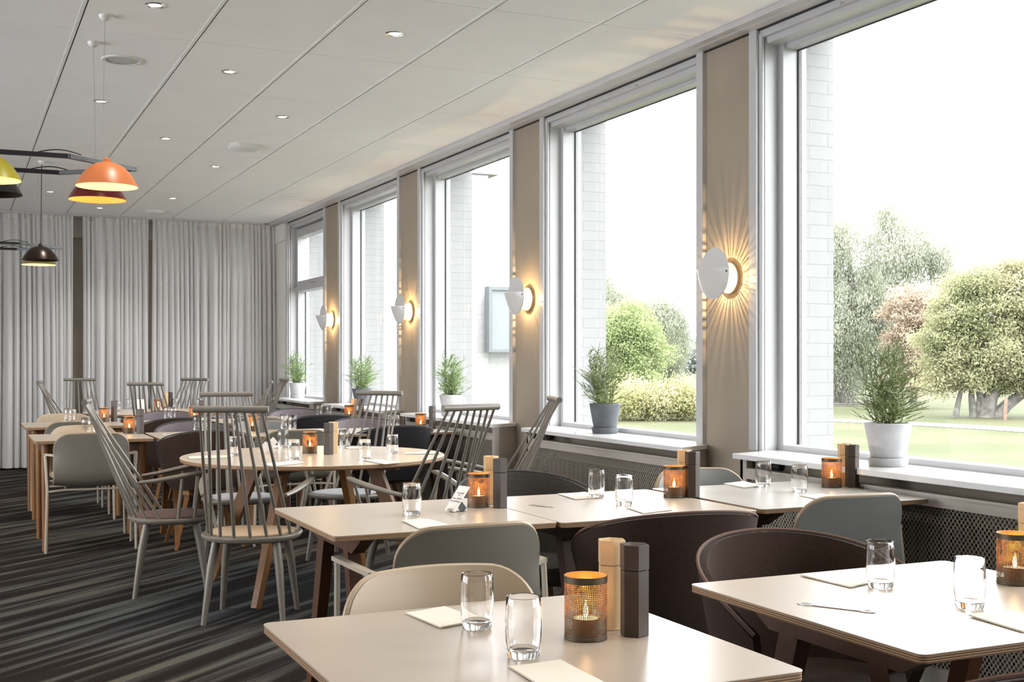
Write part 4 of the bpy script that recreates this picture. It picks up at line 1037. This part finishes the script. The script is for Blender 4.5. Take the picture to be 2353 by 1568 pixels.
# ================================================================== TABLE THINGS
TZ = .7405
def tumbler(label):
    pr = [(.001, 0), (.027, 0), (.0295, .003), (.0325, .03), (.0338, .06), (.0328, .09), (.0312, .1085), (.0305, .1095), (.0298, .1085), (.0314, .09), (.0324, .06), (.0310, .03), (.0275, .015), (.02, .0125), (.001, .012)]
    o = MB().lathe(pr, 40).build('tumbler_glass', M['glass'], fixn=True); return tag(o, label, 'glass', 'clear tumblers on the tables')
glasses = [(1096, 1444, 'clear tumbler on the nearest table, beside the napkin at the far edge'), (1203, 1510, 'clear tumbler closest to the camera, near the middle of the nearest table'),
           (2023, 1350, 'clear tumbler on the lower right table, beside the far napkin'), (2228, 1397, 'clear tumbler on the lower right table, nearer the lantern'),
           (946, 1184, 'clear tumbler on the card sign table'), (1370, 1144, 'left of two tumblers on the middle-row centre table'), (1434, 1160, 'right of two tumblers on the middle-row centre table'),
           (1754, 1119, 'left of two tumblers on the table by the nearest sill'), (1837, 1131, 'right of two tumblers on the table by the nearest sill'),
           (540, 1048, 'tumbler on the near round table seen between chair spindles'), (650, 1030, 'tumbler on the near round table behind another, left of the lantern'), (675, 1057, 'tumbler on the near round table, front one left of the lantern'),
           (791, 1029, 'tumbler on the near round table just right of the pepper mill'), (838, 1057, 'front tumbler on the near round table beside a napkin'), (902, 1043, 'rightmost tumbler on the near round table'),
           (197, 995, 'left of the tumblers on the nearer straight-legged left table'), (211, 999, 'right of the tumblers on the nearer straight-legged left table'),
           (155, 968, 'left of two tumblers on the farther straight-legged left table'), (166, 970, 'right of two tumblers on the farther straight-legged left table'),
           (453, 988, 'tumbler on the second table, left of its pair'), (471, 989, 'tumbler on the second table, right of its pair'),
           (384, 963, 'left tumbler on the second table of the far row'), (398, 964, 'right tumbler on the second table of the far row'),
           (653, 985, 'left tumbler on the narrow table behind the round table'), (672, 988, 'right tumbler on the narrow table behind the round table'),
           (888, 985, 'left tumbler on the whitish table by the middle window'), (908, 987, 'right tumbler on the whitish table by the middle window'),
           (734, 957, 'left tumbler on the far-row table by the windows'), (756, 960, 'right tumbler on the far-row table by the windows'),
           (270, 946, 'leftmost tumbler on the far round table'), (297, 941, 'tumbler on the far round table beside the small card'), (402, 939, 'tumbler on the far round table right of the mills'),
           (366, 948, 'tumbler on the far round table in front of its lantern'), (457, 940, 'rightmost tumbler on the far round table')]
g0 = None
for i, (u, v, lab) in enumerate(glasses):
    x, y = at(u, v, .74)
    if g0 is None: g0 = tumbler(lab); g0.location = (x, y, TZ)
    else:
        o = g0.copy(); C.objects.link(o); o['label'] = lab; o.location = (x, y, TZ)
def lantern(x, y, label, rz=0):
    global lan0
    if 'lan0' in globals(): dup(lan0, (x, y, TZ), rz, label)
    else:
        t = thing('candle_lantern', label, 'lantern', (x, y, TZ), rz, 'perforated bronze candle lanterns')
        n = 56; r = .0415; h = .122; mb = MB()
        mb.loops([[(r * math.cos(2 * PI * k / n), r * math.sin(2 * PI * k / n), z) for k in range(n + 1)] for z in (.003, h)], False, False, closed=False)
        o = mb.build('perforated_shade', M['lantern'], t); uvl = o.data.uv_layers.new(name='UVMap')
        for p in o.data.polygons:
            for li in p.loop_indices:
                vi = o.data.loops[li].vertex_index; kk = vi % (n + 1); uvl.data[li].uv = (kk / n * 2 * PI * r, 0 if vi <= n else h)
        MB().lathe([(.0412, 0), (.0420, .001), (.0420, .006), (.0412, .007)], 56).build('foot_band', mat('bronze_foot', (.09, .07, .045), .45, metal=.7), t)
        MB().lathe([(.0410, h - .011), (.0421, h - .011), (.0421, h), (.0410, h)], 56).build('rim_band', mat('bronze_band', (.09, .07, .045), .45, metal=.7), t)
        MB().lathe([(.041, .001), (.001, .001)], 40, cap1=True).lathe([(.024, .001), (.026, .030), (.0265, .040)], 30).build('candle_cup', mat('candle_cup_glass', (.35, .2, .08), .4, metal=.4), t)
        w = MB().lathe([(.0258, .038), (.022, .0365), (.001, .036)], 30, cap1=True).build('candle', M['wax'], t)
        MB().lathe([(.0005, .037), (.0038, .042), (.0052, .049), (.0042, .058), (.0018, .068), (.0004, .074)], 14).build('flame', M['flame'], w)
        lan0 = t
    L = D.lights.new('candle_light', 'POINT'); L.energy = .15; L.color = (1, .55, .2); L.shadow_soft_size = .008
    o = D.objects.new('candle_light', L); C.objects.link(o); o.location = (x, y, TZ + .085)
def mill(x, y, dark, label, rz=0, h=.178):
    key = 'milld' if dark else 'milll'; mm = M['mill_dark'] if dark else M['mill_light']
    if key in first: dup(first[key], (x, y, TZ), rz, label); return
    t = thing('pepper_mill' if dark else 'salt_mill', label, 'mill', (x, y, TZ), rz, 'dark hexagonal mills' if dark else 'light wooden hexagonal mills'); first[key] = t
    def hexr(r, z): return [(r * math.cos(PI / 3 * k), r * math.sin(PI / 3 * k), z) for k in range(6)]
    MB().loops([hexr(.0278, 0), hexr(.0285, .001), hexr(.0285, h * .712), hexr(.0275, h * .717)]).build('body', mm, t, sharp=20)
    MB().loops([hexr(.0275, h * .722), hexr(.0292, h * .730), hexr(.0292, h - .001), hexr(.0280, h), hexr(.012, h - .009), hexr(.001, h - .009)]).build('head', mm, t, sharp=20)
LN = [(1346, 1467, 'lantern on the nearest table, closest to the camera'), (2332, 1342, 'lantern at the right edge on the lower right table'), (1100, 1165, 'lantern beside the card sign'),
      (1549, 1143, 'lantern on the middle-row centre table'), (1911, 1120, 'lantern on the table by the nearest sill'), (712, 1042, 'lantern on the near round table'),
      (297, 996, 'lantern on the nearer straight-legged left table'), (239, 970, 'lantern on the farther straight-legged left table'), (363, 945, 'lantern on the far round table'),
      (446, 967, 'lantern on the second table of the far row'), (580, 991, 'lantern seen through the spindles of the tan-seated chair')]
for (u, v, lab) in LN:
    x, y = at(u, v, .74); lantern(x, y, 'glowing perforated bronze ' + lab, rz=.5)
lantern(3.38 * T_, 9.08 * T_, 'glowing perforated bronze lantern on the whitish table before the third sill', .3)
lantern(3.38 * T_, 11.02 * T_, 'glowing perforated bronze lantern on the far-row table by the windows', .3)
ML = [(1409, 1447, 0, 'light wooden mill beside the dark one on the nearest table'), (1458, 1460, 1, 'dark hexagonal mill on the nearest table, closest to the camera'),
      (1141, 1163, 0, 'light mill half hidden beside the card sign lantern'), (1149, 1167, 1, 'dark mill in front of the light one on the card sign table'),
      (1580, 1137, 0, 'light mill on the middle-row centre table behind its dark neighbour'), (1591, 1143, 1, 'dark mill on the middle-row centre table'),
      (1940, 1115, 0, 'light mill on the table by the nearest sill'), (1958, 1120, 1, 'dark mill on the table by the nearest sill'),
      (755, 1045, 1, 'dark mill on the near round table'), (766, 1041, 0, 'pale mill tucked behind the dark one on the near round table'),
      (322, 997, 1, 'dark mill on the nearer straight-legged left table'), (262, 969, 1, 'dark mill on the farther straight-legged left table'),
      (391, 939, 1, 'dark mill on the far round table'), (381, 940, 0, 'light mill on the far round table'), (465, 966, 1, 'dark mill on the second table of the far row'),
      (605, 994, 1, 'dark mill behind the round table, seen right of the chair spindles'), (2368, 1320, 0, 'light mill cut off by the right edge of the photo')]
fix = {0: (1.213, 2.185), 2: (1.845, 4.235), 3: (1.885, 4.17), 4: (2.700 - .04, 4.20), 5: (2.712 - .02, 4.13)}
for i, (u, v, dk, lab) in enumerate(ML):
    x, y = at(u, v, .74)
    if i == 0: x, y = at(1406, 1444, .74)
    if i == 2: x, y = at(1136, 1160, .74); y += .03
    if i == 4: x, y = at(1579, 1138, .74); y += .02
    mill(x, y, dk, lab, rz=R(9 + 7 * (i % 3)))
mill(3.47 * T_, 9.06 * T_, 1, 'dark mill on the whitish table before the third sill', .3); mill(3.44 * T_, 11.06 * T_, 0, 'light mill on the far-row table by the windows', .2); mill(3.49 * T_, 11.0 * T_, 1, 'dark mill on the far-row table by the windows', .3)

def napkin(px, label):
    P = [at(u, v, .743) for u, v in px]; cx = sum(p[0] for p in P) / 4; cy = sum(p[1] for p in P) / 4
    A = sum(P[i][0] * P[(i + 1) % 4][1] - P[(i + 1) % 4][0] * P[i][1] for i in range(4))
    if A < 0: P.reverse()
    P = [(a - cx, b - cy) for a, b in P]
    t = thing('napkin', label, 'napkin', (cx, cy, TZ), 0, 'folded cream napkins')
    for i, z in enumerate((.0004, .0020)):
        n = 9; G = []
        sh = 1 - .015 * i
        for a in range(n):
            s = a / (n - 1); row = []
            for b in range(n):
                q = b / (n - 1)
                x = ((1 - s) * (1 - q) * P[0][0] + s * (1 - q) * P[1][0] + s * q * P[2][0] + (1 - s) * q * P[3][0]) * sh
                y = ((1 - s) * (1 - q) * P[0][1] + s * (1 - q) * P[1][1] + s * q * P[2][1] + (1 - s) * q * P[3][1]) * sh
                row.append((x, y, z + (.0012 + .0012 * math.sin(3 * s + 2 * q + cx * 9) * q)))
            G.append(row)
        MB().sheet(G, .0012).build('upper_fold' if i else 'lower_fold', M['cork'], t, fixn=True)
NP = [([(930, 1408), (1022, 1395), (1108, 1424), (1012, 1443)], 'napkin behind the tumbler at the far edge of the nearest table'),
      ([(1168, 1531), (1288, 1518), (1400, 1574), (1265, 1592)], 'napkin at the bottom of the photo on the nearest table'),
      ([(1838, 1322), (1915, 1314), (2028, 1333), (1955, 1350)], 'napkin at the far edge of the lower right table'),
      ([(2225, 1415), (2318, 1402), (2440, 1436), (2350, 1452)], 'napkin under the lantern at the right photo edge'),
      ([(924, 1197), (986, 1192), (1033, 1208), (962, 1215)], 'napkin in front of the tumbler on the card sign table'),
      ([(1281, 1135), (1345, 1131), (1385, 1143), (1322, 1148)], 'napkin left of the two tumblers on the middle-row centre table'),
      ([(1438, 1167), (1500, 1161), (1545, 1172), (1478, 1180)], 'napkin half under the brown bucket chair rim on the centre table'),
      ([(1662, 1111), (1708, 1107), (1756, 1117), (1708, 1121)], 'napkin left of the tumblers on the table by the nearest sill'),
      ([(1837, 1139), (1890, 1136), (1955, 1148), (1895, 1151)], 'napkin at the near edge of the table by the nearest sill'),
      ([(432, 1050), (530, 1046), (526, 1052), (436, 1055)], 'napkin at the left end of the near round table'),
      ([(600, 1067), (682, 1058), (700, 1064), (626, 1072)], 'napkin at the near edge of the round table beside a spindle chair'),
      ([(834, 1058), (868, 1056), (922, 1063), (884, 1067)], 'napkin beside the front tumbler on the near round table'),
      ([(928, 1040), (1010, 1039), (1012, 1043), (930, 1044)], 'napkin at the right end of the near round table'),
      ([(790, 1028), (824, 1027), (826, 1031), (800, 1032)], 'napkin at the far side of the near round table'),
      ([(600, 1026), (636, 1024), (642, 1029), (606, 1031)], 'napkin at the far left side of the near round table'),
      ([(178, 995), (192, 994), (198, 999), (184, 1000)], 'napkin on the nearer straight-legged left table'),
      ([(140, 968), (152, 967), (158, 971), (146, 972)], 'napkin on the farther straight-legged left table')]
for px, lab in NP: napkin(px, 'folded cream ' + lab)

def opener(p, q, label, L=None):
    a = Vector((*at(*p, .74), 0)); b = Vector((*at(*q, .74), 0)); d = b - a; L = L or d.length; c = (a + b) / 2
    t = thing('bottle_opener', label, 'bottle opener', (c.x, c.y, TZ), math.atan2(d.y, d.x), 'flat steel bottle openers')
    h = L / 2; mb = MB()
    mb.loops([[(x, y, z) for x, y in ((-h + .035, -.0075), (h - .03, -.0075), (h - .03, .0075), (-h + .035, .0075))] for z in (.0005, .002)])
    mb.build('bar', M['steel'], t)
    for (cx, rx, ry, nm) in ((-h + .02, .021, .0125, 'loop'), (h - .017, .018, .013, 'cap_hole')):
        m2 = MB(); n = 28
        o_ = lambda k, z: [(cx + rx * k * math.cos(2 * PI * j / n), ry * k * math.sin(2 * PI * j / n), z) for j in range(n)]
        m2.loops([o_(.68 if nm == 'loop' else .45, .0005), o_(1, .0005), o_(1, .0021), o_(.68 if nm == 'loop' else .45, .0021), o_(.68 if nm == 'loop' else .45, .0005)], False, False).build(nm, M['steel'], t, fixn=True)
opener((1834, 1388), (2012, 1409), 'flat steel bottle opener on the lower right table')
opener((1216, 1161), (1273, 1167), 'flat steel bottle opener on the middle-row centre table')
opener((655, 1050), (697, 1052), 'steel bottle opener lying by the lantern on the near round table')
opener((374, 998), (394, 999), 'steel bottle opener on the second table from the left')

def text_mesh(s, size, parent, loc, m, name, rot=(0, 0, 0)):
    cu = D.curves.new('t', 'FONT'); cu.body = s; cu.size = size; cu.align_x = 'CENTER'; cu.extrude = .0001
    o = D.objects.new('t', cu); C.objects.link(o); bpy.context.view_layer.update()
    me = D.meshes.new_from_object(o.evaluated_get(bpy.context.evaluated_depsgraph_get())); D.objects.remove(o)
    me.materials.append(m); q = D.objects.new(name, me); C.objects.link(q); q.parent = parent; q.location = loc; q.rotation_euler = rot
def card2(px, label, lines, w, h, lean, face):
    x, y = at(*px, .74)
    t = thing('card_sign', label, 'sign', (x, y, TZ), face, 'small card signs')
    L = R(lean); f = lambda s, off=0: (0, math.sin(L) * s + off * math.cos(L), math.cos(L) * s - off * math.sin(L) + .004)
    cd = MB().box(-w / 2, w / 2, -.0005, .0005, 0, h).build('card', M['paper'], t); cd.rotation_euler = (-L, 0, 0); cd.location = (0, 0, .004)
    for (s, sz, zz) in lines: text_mesh(s, sz, cd, (0, -.0008, zz), M['ink'], 'lettering', (R(90), 0, 0))
    cl = MB().box(-.013, .013, -.005, -.001, 0, .010).build('clip', M['steel'], t); cl.rotation_euler = (-L, 0, 0); cl.location = (0, 0, .003)
    p = f(h * .42); MB().bar((0, p[1] + .006, p[2] - .004), (0, p[1] + .035, .0015), .026, .0016, up=(1, 0, 0)).bar((0, 0.002, .0012), (0, p[1] + .035, .0012), .02, .0014).build('prop', M['blackmetal'], t)
card2((1034, 1178), 'small white leaning card sign with printed lines beside the lantern', [('Comwell', .0115, .072), ('hotels', .005, .065), ('Region Sjælland', .0095, .050), ('Patientafdelinger', .0095, .038)], .066, .105, 37, R(-77))
# small folded cards: on the round tables
t = thing('folded_card', 'white crossed paper card standing on the near round table', 'card', (*at(617, 1042, .74), TZ), R(-20))
MB().bar((-.045, 0, .001), (.04, 0, .078), .04, .0012, up=(0, 1, 0)).build('leaf', M['paper'], t)
MB().bar((.035, .004, .001), (-.03, .004, .055), .035, .0012, up=(0, 1, 0)).build('leaf', M['paper'], t)
t = thing('folded_card', 'small cream card sign standing on the far round table', 'card', (*at(322, 943, .74), TZ), R(-15))
MB().bar((0, -.02, .001), (0, .02, .115), .085, .0012, up=(0, 1, 0)).build('front_leaf', M['paper'], t)
MB().bar((0, .06, .001), (0, .021, .115), .085, .0012, up=(0, 1, 0)).build('back_leaf', M['paper'], t)
